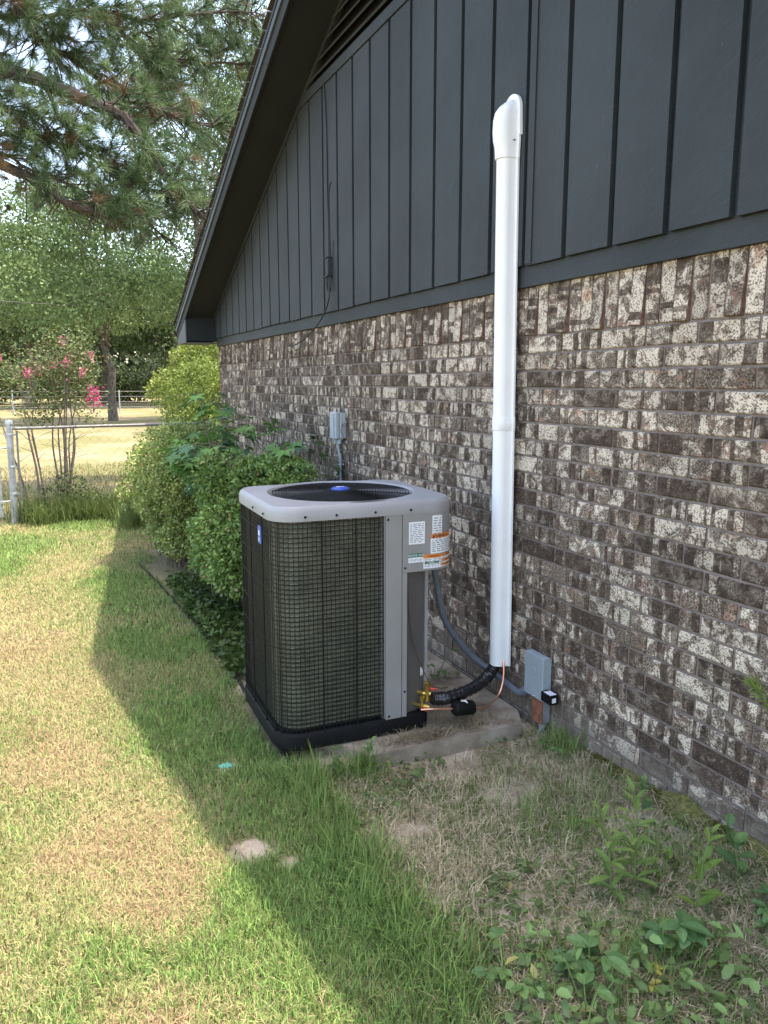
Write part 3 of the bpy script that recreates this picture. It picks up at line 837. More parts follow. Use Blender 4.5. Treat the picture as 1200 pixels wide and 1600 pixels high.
def lettering(txt, s, z, size, mat, off, parent, tilt=0.0):
    cu = bpy.data.curves.new('lettering', 'FONT'); cu.body = txt; cu.size = size; cu.align_x = 'CENTER'; cu.align_y = 'CENTER'; cu.extrude = 0.0002
    cu.materials.append(mat); o = bpy.data.objects.new('lettering', cu); COL.objects.link(o); o.parent = parent
    x, y, a, b = outline(s, off)
    me = bpy.data.meshes.new_from_object(o); bpy.data.objects.remove(o); o = new_obj('lettering', me, None, parent)
    if not me.materials: me.materials.append(mat)
    o.location = (x, y, z); o.rotation_euler = (R(90), 0, math.atan2(b, a)+math.pi/2); return o
O1, O2, O3 = 0.0090, 0.0098, 0.0106
def sticker(s0, s1, z0, z1, rows, label, seed, o1=O1):
    lb = label_patch('sticker', s0, s1, z0, z1, M['sticker'], o1); lb['label'] = label
    print_lines(s0+0.006, s1-0.006, z0+0.006, z1-0.006, rows, o1+0.0006, lb, None, seed); return lb
st1 = sticker(0.183, 0.262, 0.893, 0.995, 11, 'white rating label of small print', 1)
st2 = sticker(0.300, 0.350, 0.900, 1.018, 9, 'narrow white label of small print', 2)
st3 = sticker(0.292, 0.425, 0.842, 0.912, 6, 'white warning label under an orange strip', 3, 0.0094)
op = label_patch('orange_strip', 0.292, 0.425, 0.912, 0.934, M['orange'], 0.0094, st3)
lettering('WARNING', 0.345, 0.923, 0.017, M['inkdark'], 0.0104, st3)
tr = MB(); x, y, _, _ = outline(0.305, 0.0102); tr.add([(x-.006, y, .916), (x+.006, y, .916), (x, y, .930)], [(0, 1, 2)]).build('warning_triangle', M['inkdark'], st3)
x, y, a, b = outline(0.395, 0.0104)
st4 = sticker(0.256, 0.425, 0.775, 0.826, 5, 'white label with orange strips and a green strip', 4, 0.0092)
label_patch('orange_strip', 0.256, 0.345, 0.822, 0.840, M['orange'], 0.0100, st4)
lettering('WARNING', 0.305, 0.831, 0.012, M['inkdark'], 0.0108, st4)
for zz in (0.824, 0.800, 0.780): label_patch('orange_strip', 0.350, 0.425, zz, zz+0.013, M['orange'], 0.0102, st4)
for zz in (0.8305, 0.8065, 0.7865): lettering('WARNING', 0.392, zz, 0.010, M['inkdark'], 0.0110, st4)
label_patch('green_strip', 0.262, 0.335, 0.797, 0.806, M['green'], 0.0100, st4); lettering('NOTICE', 0.298, 0.8015, 0.008, M['hubwhite'], 0.0108, st4)
st5 = sticker(0.181, 0.255, 0.808, 0.832, 3, 'white notice label under a green strip', 5, 0.0094)
label_patch('green_strip', 0.181, 0.255, 0.832, 0.850, M['green'], 0.0094, st5); lettering('NOTICE / AVIS', 0.218, 0.841, 0.0118, M['hubwhite'], 0.0102, st5)
sm = MB().add([(0.268, -SY/2+0.0390, 0.245), (0.283, -SY/2+0.0434, 0.245), (0.283, -SY/2+0.0434, 0.285), (0.268, -SY/2+0.0390, 0.285)], [(0, 1, 2, 3)]).build('sticker', M['sticker'], ac, False, 'small white sticker low on the recessed panel')
MB().add([(0.2722, -SY/2+0.0395, 0.252), (0.2788, -SY/2+0.0414, 0.252), (0.2755, -SY/2+0.0404, 0.268)], [(0, 1, 2)]).build('warning_triangle', M['orange'], sm)
# blue maker's plate on the left guard
s_ = -(SF+math.pi/2*RC+0.115)
bp = skin(MB(), s_-0.026, s_+0.026, 0.905, 0.985, 0.012, 2, 0.004).build('maker_plate', M['blue'], ac)
x, y, _, _ = outline(s_, 0.0128)
MB().box((x-.0012, y-.010, .942), (x, y+.010, .964)).build('logo_mark', M['hubwhite'], bp)
for zz in (.918, .926): MB().box((x-.0012, y-.014, zz), (x, y+.014, zz+.003)).build('printed_line', M['hubwhite'], bp)
# valves
vx, vy = 0.255, -SY/2+0.02
valve = MB().tube([(vx, vy+.03, 0.165), (vx+.02, vy-0.005, 0.165), (vx+.05, vy-.02, 0.165)], 0.012, 8).tube([(vx+.035, vy-.012, .13), (vx+.035, vy-.012, .205)], 0.0145, 8).lathe((vx+.035, vy-.012, .205), [(.017, 0), (.017, .014), (.012, .018)], 6).build('service_valve', M['brass'], ac)
MB().tube([(vx+.048, vy-.02, .188), (vx+.075, vy-.035, .190)], .007, 8).build('red_cap', M['red'], valve)
valve2 = MB().tube([(vx-.03, vy+.03, 0.115), (vx, vy-.03, 0.115), (vx+.03, vy-.045, .112)], 0.009, 8).tube([(vx, vy-.03, .10), (vx, vy-.03, .15)], 0.011, 8).lathe((vx, vy-.03, .15), [(.013, 0), (.013, .012), (.01, .014)], 6).build('service_valve', M['brass'], ac)
MB().tube([(vx+.004, vy-.042, .108), (vx+.008, vy-.062, .106)], .009, 8).build('red_cap', M['red'], valve2)
loc = lambda x, y, z: tuple((Matrix.Rotation(-AR, 3, 'Z') @ Vector((x-AX, y-AY, 0))).to_3d()+Vector((0, 0, z)))
MB().tube([(0.185, -SY/2+.008, PZ), (0.187, -SY/2+.004, .62), (0.205, -SY/2+.004, .45), (0.235, -SY/2+.005, .36), (0.275, -SY/2-.005, .26), (0.30, -SY/2-.02, .205), (0.36, -SY/2-.01, .185), (0.40, -SY/2+.01, .175)], 0.0026, 6).build('sensor_wire', M['brownwire'], ac, True)

# ------------------------------------------------------------------ pipes and electrics
def smooth_path(pts, n=8):
    pts = [Vector(p) for p in pts]; out = []
    for i in range(len(pts)-1):
        p0, p1, p2, p3 = pts[max(i-1, 0)], pts[i], pts[i+1], pts[min(i+2, len(pts)-1)]
        for k in range(n):
            t = k/n; out.append(0.5*((2*p1)+(p2-p0)*t+(2*p0-5*p1+4*p2-p3)*t*t+(3*p1-p0-3*p2+p3)*t**3))
    out.append(pts[-1]); return out
tag(MB().tube(smooth_path([(-0.42, 3.20, 0.80), (-0.40, 3.20, 0.695), (-0.36, 3.225, 0.545), (-0.30, 3.257, 0.412), (-0.17, 3.295, 0.253), (-0.08, 3.285, 0.163), (-0.035, 3.215, 0.124), (-0.032, 3.059, 0.102), (-0.036, 2.985, 0.104), (-0.033, 2.945, 0.127)]), 0.0165, 10).build('flexible_conduit', M['conduit'], None, True), 'thick grey electrical conduit curving from the heat pump to the switch box', 'conduit')
suc = MB(); path = smooth_path([(-0.52, 2.995, 0.155), (-0.47, 2.995, 0.145), (-0.40, 3.01, 0.138), (-0.27, 3.05, 0.140), (-0.16, 3.12, 0.138), (-0.095, 3.155, 0.16), (-0.06, 3.165, 0.20), (-0.055, 3.165, 0.26)], 10)
suc.tube(path, [0.029+0.0035*math.sin(i*2.1)+random.uniform(-.002, .002) for i in range(len(path))], 12)
suction = thing('insulated_pipe', 'black wrapped insulated pipe running into the foot of the white cover', 'pipe', (0, 0, 0))
suc.build('wrap', M['foil'], suction, True)
lq = thing('copper_pipe', 'thin bright copper refrigerant pipe with black filter drier', 'pipe', (0, 0, 0))
MB().tube(smooth_path([(-0.585, 2.985, 0.115), (-0.54, 2.965, 0.118), (-0.46, 2.955, 0.108), (-0.43, 2.955, 0.104)], 8), 0.0052, 8).build('pipe_end', M['copper'], lq, True)
MB().tube(smooth_path([(-0.315, 2.96, 0.088), (-0.27, 2.965, 0.073), (-0.215, 2.985, 0.070), (-0.14, 3.018, 0.092), (-0.10, 3.041, 0.14), (-0.07, 3.078, 0.19), (-0.055, 3.108, 0.23), (-0.05, 3.12, 0.27)], 8), 0.0052, 8).build('pipe_run', M['copper'], lq, True)
dr0, dr1 = Vector((-0.435, 2.955, 0.104)), Vector((-0.310, 2.961, 0.087)); dd = dr1-dr0
fd = MB().tube([dr0+dd*t for t in (0, .05, .06, .09, .13, .87, .91, .94, .95, 1)], [.008, .009, .026, .032, .0345, .0345, .032, .026, .009, .008], 20).build('filter_drier', M['black'], lq, True)
q = dr0+dd*0.5
MB().prism([q+Vector((-.014, -.017, .0292)), q+Vector((.014, -.017, .0275)), q+Vector((.014, .002, .0355)), q+Vector((-.014, .002, .037))], (0, 0, .0012)).build('sticker', M['sticker'], fd)
# disconnect switch box
sb = thing('switch_box', 'grey metal electrical switch box low on the brick wall', 'electrical box', (0, 2.84, 0.14))
o = (0, 2.84, 0.14)
body = MB(o).box((-0.003, 2.780, 0.142), (-0.040, 2.918, 0.338), 0.003).build('box_body', M['steelgrey'], sb)
cov = MB(o).box((-0.041, 2.776, 0.138), (-0.055, 2.922, 0.348), 0.003).box((-0.015, 2.776, 0.340), (-0.0415, 2.921, 0.348), 0.002).build('cover', M['steelgrey'], sb)
MB(o).lathe((-0.0555, 2.848, 0.268), [(0.018, 0), (0.016, -.002), (0.0, -.002)], 20, 'x').build('embossed_disc', M['steelgrey'], cov)
MB(o).tube([(-0.056, 2.875, .154), (-0.064, 2.865, .152), (-0.064, 2.842, .150), (-0.055, 2.832, .148)], .003, 6).build('hasp', M['galv'], cov)
for zz in (.26, .22): MB(o).lathe((-0.022, 2.7795, zz), [(0.007, 0), (0.007, -.002), (.003, -.003)], 10, 'y').build('knockout', M['steelgrey'], body)
MB(o).tube([(-0.034, 2.965, .112), (-0.030, 2.915, .150)], .020, 12).tube([(-0.032, 2.942, .130), (-0.031, 2.930, .139)], .024, 8).build('conduit_fitting', M['conduit'], sb)
jb = thing('junction_box', 'small rusty fronted junction box under the grey switch box', 'electrical box', (0, 2.82, 0.02))
o = (0, 2.82, 0.02)
MB(o).box((-0.003, 2.781, 0.022), (-0.044, 2.858, 0.1365), 0.002).build('box_body', M['galv'], jb)
MB(o).box((-0.0445, 2.779, 0.020), (-0.049, 2.860, 0.1345), 0.001).build('cover', M['rust'], jb, False, 'rusty brown front plate')
MB(o).tube([(-0.026, 2.800, 0.024), (-0.027, 2.803, 0.0), (-0.03, 2.812, -0.03), (-0.035, 2.825, -0.09)], .016, 10).tube([(-0.026, 2.800, .021), (-.026, 2.801, .004)], .020, 10).build('conduit_stub', M['galv'], jb, True)
sp = thing('surge_protector', 'small black surge protector on the side of the switch box', 'electrical device', (-0.04, 2.73, 0.16))
o = (-0.04, 2.73, 0.16)
spb = MB(o).box((-0.064, 2.700, 0.150), (-0.018, 2.7755, 0.196), 0.004).build('housing', M['black'], sp)
MB(o).box((-0.060, 2.708, 0.1962), (-0.024, 2.760, 0.1970)).build('sticker', M['sticker'], spb)
MB(o).box((-0.056, 2.6992, 0.162), (-0.034, 2.6998, 0.184)).build('sticker', M['sticker'], spb)
# white line cover
lc = thing('pipe_cover', 'tall white plastic pipe cover running up the brick wall and siding', 'pipe cover', (0, 3.14, 0.19))
o = Vector((0, 3.14, 0.19))
def cover_profile(w, d, k=12):
    pts = [(-0.001, -w/2), (-0.010, -w/2), (-0.012, -w/2+0.010)]
    for i in range(k+1):
        a = math.pi*i/k; pts.append((-0.016-(d-0.016)*math.sin(a)**0.62, -(w/2-0.012)*math.cos(a)))
    pts += [(-0.012, w/2-0.010), (-0.010, w/2), (-0.001, w/2)]
    return pts
def cover_piece(rings, name, mat, parent, cap=True):
    """rings = list of (y centre, z, width, depth, x shift)"""
    vs, fs = [], []; n = len(cover_profile(.1, .1))
    for yc, z, w, d, xs in rings: vs += [(x+xs, yc+y, z) for x, y in cover_profile(w, d)]
    for r in range(len(rings)-1):
        for i in range(n-1): fs.append((r*n+i, r*n+i+1, (r+1)*n+i+1, (r+1)*n+i))
        fs.append((r*n+n-1, r*n, (r+1)*n, (r+1)*n+n-1))
    if cap: fs += [tuple(range(n)), tuple((len(rings)-1)*n+i for i in range(n))]
    return MB(o).add(vs, fs).build(name, mat, parent, True)
YT = lambda z: 3.148+0.010*(z-0.2)/2.4
W_, D_ = 0.112, 0.080
XT = lambda z: -0.020-0.022*(z-0.2)/2.4
cover_piece([(YT(z), z, W_, D_, XT(z)) for z in (0.20, 0.8, 1.42)], 'lower_channel', M['white'], lc)
cover_piece([(YT(z), z, W_, D_, XT(z)) for z in (1.424, 1.9, 2.15, 2.65)], 'upper_channel', M['white'], lc)
cover_piece([(YT(z), z, W_+a, D_+a*.6, XT(z)) for z, a in ((1.388, .002), (1.391, .006), (1.452, .006), (1.455, .002))], 'coupling', M['white'], lc)
MB(o).box((-0.06, YT(1.42)-W_/2-.0045, 1.415), (-0.05, YT(1.42)-W_/2-.001, 1.421)).build('latch', M['white'], lc)
hood = [(2.625, .120, .086, 0), (2.655, .122, .088, 0), (2.675, .124, .090, 0), (2.70, .129, .098, 0), (2.74, .131, .102, 0), (2.79, .130, .100, 0), (2.825, .127, .090, 0), (2.85, .120, .070, 0), (2.868, .104, .046, 0), (2.877, .08, .026, 0)]
cover_piece([(YT(z), z, w, d, -0.0435) for z, w, d, _ in hood], 'cap', M['white'], lc)
fl = [(-0.0412, YT(2.8)+0.066*math.cos(a), 2.84+0.066*math.sin(a)) for a in np.linspace(0, math.pi, 17)]
fl += [(-0.0412, YT(2.8)-0.073, 2.72), (-0.0412, YT(2.8)+0.073, 2.72)]
MB(o).prism(fl, (-0.014, 0, 0)).build('wall_flange', M['white'], lc)
MB(o).box((-0.088, YT(2.7)-.073, 2.690), (-0.076, YT(2.7)-.0655, 2.694)).build('latch', M['acdark'], lc)
# telephone box and its conduit
tb_ = thing('telephone_box', 'weathered grey utility box with conduit halfway up the brick wall', 'utility box', (0, 5.40, 1.17))
o = (0, 5.40, 1.17)
tbb = MB(o).box((-0.002, 5.345, 1.205), (-0.05, 5.475, 1.395), 0.006).build('box_body', M['telgrey'], tb_)
MB(o).box((-0.0505, 5.350, 1.20), (-0.085, 5.480, 1.402), 0.008).build('cover', M['telgrey'], tb_)
MB(o).box((-0.086, 5.378, 1.215), (-0.092, 5.385, 1.39)).build('cover_rib', M['telgrey'], tb_)
for yy in (5.375, 5.44): MB(o).lathe((-0.045, yy, 1.165), [(.017, 0), (.017, .03), (.02, .04)], 10).build('cable_gland', M['telgrey'], tb_)
MB(o).tube(smooth_path([(-0.035, 5.44, 1.18), (-0.03, 5.435, 1.12), (-0.022, 5.425, 1.06), (-0.02, 5.42, 1.0), (-0.02, 5.42, 0.1)], 5), 0.0105, 10).build('conduit', M['galv'], tb_, True)
for zz in (1.0, 0.86): MB(o).box((-0.001, 5.40, zz), (-0.034, 5.436, zz+.008)).build('strap', M['telgrey'], tb_)
MB(o).tube([(-0.03, 5.343, 1.33), (-0.04, 5.33, 1.30), (-0.05, 5.31, 1.315), (-0.03, 5.26, 1.33)], .0035, 5).tube(smooth_path([(-0.03, 5.343, 1.31), (-.05, 5.33, 1.27), (-.03, 5.335, 1.22), (-0.05, 5.33, 1.19), (-.03, 5.36, 1.18)], 5), .003, 5).build('wire_ends', M['thinwire'], tb_)
tag(MB().tube([(-0.028, 5.40, 2.05), (-0.028, 5.405, 2.0), (-0.024, 5.43, 1.86), (-0.014, 5.41, 1.80), (-0.006, 5.385, 1.742), (-0.006, 5.383, 1.6), (-0.012, 5.38, 1.405), (-0.04, 5.37, 1.40)], 0.0028, 5).build('telephone_wire', M['thinwire']), 'thin pale wire hanging from the siding to the grey utility box', 'wire')
cbx = thing('cable_box', 'small dark cable splice box mounted high on the siding', 'cable box', (-0.03, 5.55, 2.39))
o = (-0.03, 5.55, 2.39)
MB(o).box((-0.037, 5.50, 2.40), (-0.075, 5.565, 2.525), 0.004).build('housing', M['siding'], cbx)
MB(o).box((-0.037, 5.49, 2.391), (-0.085, 5.60, 2.3985)).build('bracket', M['siding'], cbx)
MB(o).box((-0.037, 5.50, 2.527), (-0.08, 5.59, 2.533)).build('bracket', M['siding'], cbx)
lp = MB(o)
for k in range(4): lp.tube([(-0.06-.004*k, 5.50+.03*math.cos(a)+.003*k, 2.34+.055*math.sin(a)) for a in np.linspace(0, 2*math.pi, 18)], .0025, 5)
lp.build('wire_coil', M['cable'], cbx)
tag(MB().tube(smooth_path([(-0.05, 5.62, 3.76), (-0.046, 5.612, 3.72), (-0.045, 5.58, 3.44), (-0.046, 5.572, 3.0), (-0.045, 5.56, 2.75), (-0.05, 5.548, 2.53)], 5), 0.006, 6).build('drop_cable', M['cable'], None, True), 'black cable running down the siding from the vent to the splice box', 'cable')
tag(MB().tube(smooth_path([(-0.044, 5.50, 3.05), (-0.043, 5.545, 2.98), (-0.044, 5.535, 2.6), (-0.046, 5.50, 2.45), (-0.044, 5.47, 2.62), (-0.042, 5.465, 2.64)], 6), 0.0032, 5).build('thin_cable', M['cable'], None, True), 'thin loose wire beside the black cable on the siding', 'cable')
tag(MB().tube(smooth_path([(-0.06, 5.525, 2.40), (-0.07, 5.49, 2.30), (-0.075, 5.51, 2.20), (-0.085, 5.64, 2.09), (-0.095, 5.92, 1.985), (-0.10, 6.2, 1.93), (-0.10, 6.42, 1.925)], 7), 0.006, 7).build('loose_cable', M['cable'], None, True), 'cut black cable curving down from the splice box across the bricks', 'cable')

# ------------------------------------------------------------------ fences
fence = thing('chain_link_fence', 'low galvanised chain link fence with round end post by the flowering shrub', 'fence', (-2.40, 10.05, -0.06))
o = Vector((-2.40, 10.05, -0.06)); FY = 10.05
MB(o).tube([(-2.40, FY, -0.3), (-2.375, FY, 1.14)], 0.038, 14).lathe((-2.3745, FY, 1.135), [(.043, 0), (.043, .03), (.035, .05), (0, .055)], 14).build('post', M['galv'], fence, True)
for z in (0.30, 0.62, 1.00): MB(o).lathe((-2.392+0.013*z, FY, z), [(.0395, 0), (.0425, .002), (.0425, .026), (.0395, .028)], 14).box((-2.355+.013*z, FY-.008, z+.004), (-2.31+.013*z, FY+.008, z+.022)).build('post_band', M['galv'], fence)
MB(o).tube([(-2.375, FY, 1.085), (-1.2, FY, 1.095), (0.0, FY, 1.10)], 0.0175, 10).build('top_rail', M['galvold'], fence)
MB(o).tube([(-2.315, FY-.004, -0.02), (-2.30, FY-.004, 1.06)], 0.012, 8).build('tension_bar', M['galvold'], fence)
wm = MB(o); x = -2.31; k = 0
while x < 0.0:
    zz = [(x+(0.028 if (i+k) % 2 else -0.028)*1.0, FY+(0.003 if i % 2 else -0.003), -0.02+i*0.056) for i in range(20)]
    wm.tube(zz, 0.0016, 4, False); x += 0.056; k += 1
tag(wm.build('wire_mesh', M['galvold'], fence), kind='stuff')
MB(o).tube([(-0.06, FY, -0.3), (-0.06, FY, 1.12)], 0.03, 12).build('post', M['galv'], fence)
gate = thing('gate', 'galvanised gate frame with a hinge beside the fence end post', 'gate', (-2.56, 9.95, -0.06))
o = Vector((-2.56, 9.95, -0.06))
MB(o).tube([(-2.530, 9.93, 0.06), (-2.515, 9.93, 1.06)], 0.022, 10).build('gate_stile', M['galv'], gate)
MB(o).tube([(-2.515, 9.93, 1.05), (-3.4, 9.93, 1.05)], 0.02, 10).tube([(-2.53, 9.93, 0.08), (-3.4, 9.93, 0.08)], 0.02, 10).build('gate_rail', M['galv'], gate)
for z in (0.22, 0.85): MB(o).lathe((-2.525+.012*z, 9.93, z), [(.024, 0), (.028, .002), (.028, .03), (.024, .032)], 10).tube([(-2.52+.012*z, 9.93, z+.015), (-2.445+.012*z, 9.985, z+.015), (-2.43+.012*z, 10.015, z+.015)], 0.010, 6).build('hinge', M['galv'], gate)
wm = MB(o); x = -3.4; k = 0
while x < -2.55:
    wm.tube([(x+(0.028 if (i+k) % 2 else -0.028), 9.93+(0.003 if i % 2 else -0.003), 0.08+i*0.056) for i in range(18)], 0.0016, 4, False); x += 0.056; k += 1
tag(wm.build('wire_mesh', M['galvold'], gate), kind='stuff')
ff = thing('far_fence', 'long pale wire and rail fence across the far field', 'fence', (2.0, 44.0, 0)); o = Vector((2.0, 44.0, 0))
for i in range(-6, 12):
    x = i*2.6-0.3; MB(o).tube([(x, 44-.12*i, -0.2), (x, 44-.12*i, 1.25)], 0.035, 8).build('post', M['galv'], ff)
for z in (0.35, 0.62, 0.90, 1.17): MB(o).tube([(-16, 44+.74, z), (30, 44-1.36, z)], 0.012, 6).build('rail', M['galvold'], ff)

# ------------------------------------------------------------------ foliage builders
def crown(lobes, nleaf, L, Wd, ca, cb, seed, shell=0.55, mat='leaf', droop=0.1, name='crown', bright=0.35, dead=0.0):
    """leaf faces through a set of ellipsoid lobes (cx,cy,cz,rx,ry,rz)"""
    global rng
    keep = rng; rng = np.random.default_rng(seed)
    lobes = np.array(lobes); vol = lobes[:, 3]*lobes[:, 4]+lobes[:, 4]*lobes[:, 5]; pick = rng.choice(len(lobes), nleaf, p=vol/vol.sum())
    lb = lobes[pick]; d = unit(rng.normal(size=(nleaf, 3))); rad = rng.uniform(shell**3, 1, nleaf)**(1/3)*(1+rng.normal(0, 0.06, nleaf))
    P = lb[:, :3]+d*rad[:, None]*lb[:, 3:]
    D = unit(d+rng.normal(0, 0.7, (nleaf, 3))+np.array([0, 0, -droop]))
    tone = rng.uniform(0, 1, len(lobes))[pick]*0.45+rng.uniform(0, 1, nleaf)*0.55
    C = np.array(ca)[None]*(1-tone[:, None])+np.array(cb)[None]*tone[:, None]
    C = C*(1+rng.normal(0, 0.14, (nleaf, 1)))
    dd_ = rng.uniform(0, 1, nleaf) < dead; C[dd_] = np.array([.34, .24, .11])*rng.uniform(.5, 1.3, (dd_.sum(), 1))
    out = leaves(P, D, L*rng.uniform(0.65, 1.3, nleaf), Wd*rng.uniform(0.7, 1.25, nleaf), np.clip(C, 0.004, 1), 0.2, d*0.9+np.array([0, 0, .5]))
    rng = keep
    return out
def rand_lobes(c, r, n, rl, seed, flat=0.7, zmin=None):
    rg = random.Random(seed); out = []
    while len(out) < n:
        d = Vector((rg.gauss(0, 1), rg.gauss(0, 1), rg.gauss(0, 1))).normalized()*rg.uniform(0.25, 1)**0.5
        p = (c[0]+d.x*r[0], c[1]+d.y*r[1], c[2]+d.z*r[2]); s = rl*rg.uniform(0.6, 1.3)
        if zmin is not None and p[2]-s*flat < zmin: continue
        out.append((*p, s, s, s*flat))
    return out
def limbs(mb, base, top, lobes, r0, seed, nb=9):
    rg = random.Random(seed); base, top = Vector(base), Vector(top)
    trunk = [base.lerp(top, t)+Vector((rg.uniform(-1, 1), rg.uniform(-1, 1), 0))*0.06*(top-base).length*t*(1-t)*2 for t in np.linspace(0, 1, 9)]
    mb.tube([base-Vector((0, 0, .3))]+trunk, [r0*1.45, r0*1.3]+[r0*(1-0.75*t) for t in np.linspace(0.06, 1, 8)], 10)
    for k in range(nb):
        t = rg.uniform(0.35, 0.95); s = base.lerp(top, t); e = Vector(rg.choice(lobes)[:3]); mid = s.lerp(e, .5)+Vector((0, 0, (e-s).length*0.10))
        rr = r0*(1-0.75*t)*0.5; mb.tube(smooth_path([s, mid, e], 4), [rr*(1-0.85*i/8) for i in range(9)], 6)
def tree(name, label, base, h, crown_c, crown_r, nl, rl, nleaf, L, ca, cb, r0, seed, group=None, barkm='bark', flat=0.62, zmin=None, cat='tree'):
    t = thing(name, label, cat, base, 0, group); b = Vector(base)
    lobes = rand_lobes(Vector(crown_c)-b, crown_r, nl, rl, seed, flat, None if zmin is None else zmin-base[2])
    mb = MB(); limbs(mb, (0, 0, 0), (0.1, 0, h), lobes, r0, seed); mb.build('trunk', M[barkm], t, True)
    V, F, C = crown(lobes, nleaf, L, L*0.62, ca, cb, seed)
    new_obj('crown', np_mesh('crown', V, F, M['leaf'], C), None, t); return t

# shade tree in the field, woods behind
tree('shade_tree', 'round crowned oak standing alone on the dry field', (1.2, 36, 0), 8.5, (1.6, 36, 6.6), (6.6, 4.5, 3.4), 90, 1.25, 42000, 0.16, (0.075, 0.13, 0.045), (0.20, 0.28, 0.11), 0.18, 3, zmin=3.3)
WOODS = [(-12, 56, 13, 4.6, (0.03, 0.056, 0.02), (0.085, 0.125, 0.045), 'tall dark tree at the far left edge of the woods'),
         (-6.5, 60, 12, 4.6, (0.035, 0.062, 0.022), (0.09, 0.135, 0.05), 'dark tree in the woods behind the pink shrub'),
         (-2.0, 55, 12, 4.4, (0.05, 0.085, 0.03), (0.13, 0.185, 0.07), 'broad tree in the woods just left of the lone oak'),
         (3.2, 62, 13, 5.0, (0.05, 0.085, 0.03), (0.13, 0.185, 0.07), 'dark tree in the woods directly behind the lone oak'),
         (7.2, 56, 10, 4.2, (0.03, 0.056, 0.02), (0.08, 0.12, 0.04), 'dark rounded tree right of the lone oak beyond the far fence'),
         (12.0, 64, 14, 5.2, (0.03, 0.055, 0.015), (0.08, 0.12, 0.03), 'tall woodland tree behind the eave corner'),
         (17.5, 58, 13, 5.0, (0.03, 0.055, 0.015), (0.08, 0.12, 0.03), 'woodland tree hidden mostly behind the house')]
for i, (x, y, h, r, ca, cb, lab) in enumerate(WOODS):
    tree('woodland_tree', lab, (x, y, 0), h*0.7, (x, y, h*0.62), (r, r*0.8, h*0.30), 44, 1.9, 12000, 0.28, ca, cb, 0.30, 40+i, 'trees of the woods beyond the far fence', zmin=2.0)
tl = thing('treeline', 'hazy far wall of woodland closing the view', 'woods', (5, 95, 0)); tl['kind'] = 'stuff'
lobes = [(-35+k*.62+random.uniform(-1, 1), random.uniform(-6, 6), random.uniform(1, 11), 2.6, 2.6, 2.2) for k in range(140)]+[(-35+k*2.2, 0, 1.5, 3, 3, 2.6) for k in range(40)]
V, F, C = crown(lobes, 60000, 0.8, 0.6, (0.07, 0.10, 0.05), (0.15, 0.19, 0.09), 99); new_obj('foliage', np_mesh('foliage', V, F, M['leaf'], C), None, tl)  # leaf colours lightened to stand in for distance haze
UNDER = [(-9, 66, 'wide dark thicket under the woods at the far left'), (0.5, 68, 'wide dark thicket under the woods behind the oak trunk'), (10, 68, 'wide dark thicket under the woods near the house')]
for i, (x, y, lab) in enumerate(UNDER):
    b = thing('thicket', lab, 'shrub', (x, y, 0), 0, 'thickets under the woods')
    lobes = rand_lobes((0, 0, 1.6), (6.5, 1.5, 1.6), 40, 1.2, 70+i, 0.8)
    V, F, C = crown(lobes, 6000, 0.30, 0.2, (0.045, 0.07, 0.026), (0.12, 0.16, 0.055), 70+i)
    new_obj('foliage', np_mesh('foliage', V, F, M['leaf'], C), None, b)
    mb = MB(); rg = random.Random(i)
    for k in range(8): x_ = rg.uniform(-6, 6); mb.tube([(x_, 0, 0), (x_+.2, 0, 1.5), (x_+rg.uniform(-.5, .5), 0, 2.8)], [.06, .05, .02], 5)
    mb.build('stems', M['bark'], b)
tree('sunlit_tree', 'bright yellow green tree behind the low corner of the roof', (4.6, 26, 0), 2.6, (4.5, 26, 1.9), (2.9, 2.2, 1.5), 46, 0.62, 14000, 0.13, (0.085, 0.125, 0.022), (0.19, 0.235, 0.05), 0.10, 91, zmin=0.1)
tree('tall_tree', 'tall pale leaved tree seen through gaps in the pine by the roof edge', (4.5, 33, 0), 10.0, (5.6, 33, 12.5), (4.6, 3.0, 4.6), 60, 1.15, 52000, 0.11, (0.05, 0.09, 0.028), (0.12, 0.18, 0.055), 0.25, 95, zmin=7.0)
sv = thing('sunlit_shrub', 'lime green shrub in full sun beyond the house corner', 'shrub', (0.75, 13.5, 0))
lobes = rand_lobes((0, 0, 1.05), (0.85, 0.7, 0.95), 46, 0.32, 12, 0.8, 0.1)
V, F, C = crown(lobes, 14000, 0.06, 0.032, (0.10, 0.15, 0.025), (0.24, 0.30, 0.06), 12)
new_obj('foliage', np_mesh('foliage', V, F, M['leaf'], C), None, sv)
mb = MB(); limbs(mb, (0, 0, 0), (0, 0, 1.4), lobes, 0.025, 12, 12); mb.build('stems', M['palebark'], sv)

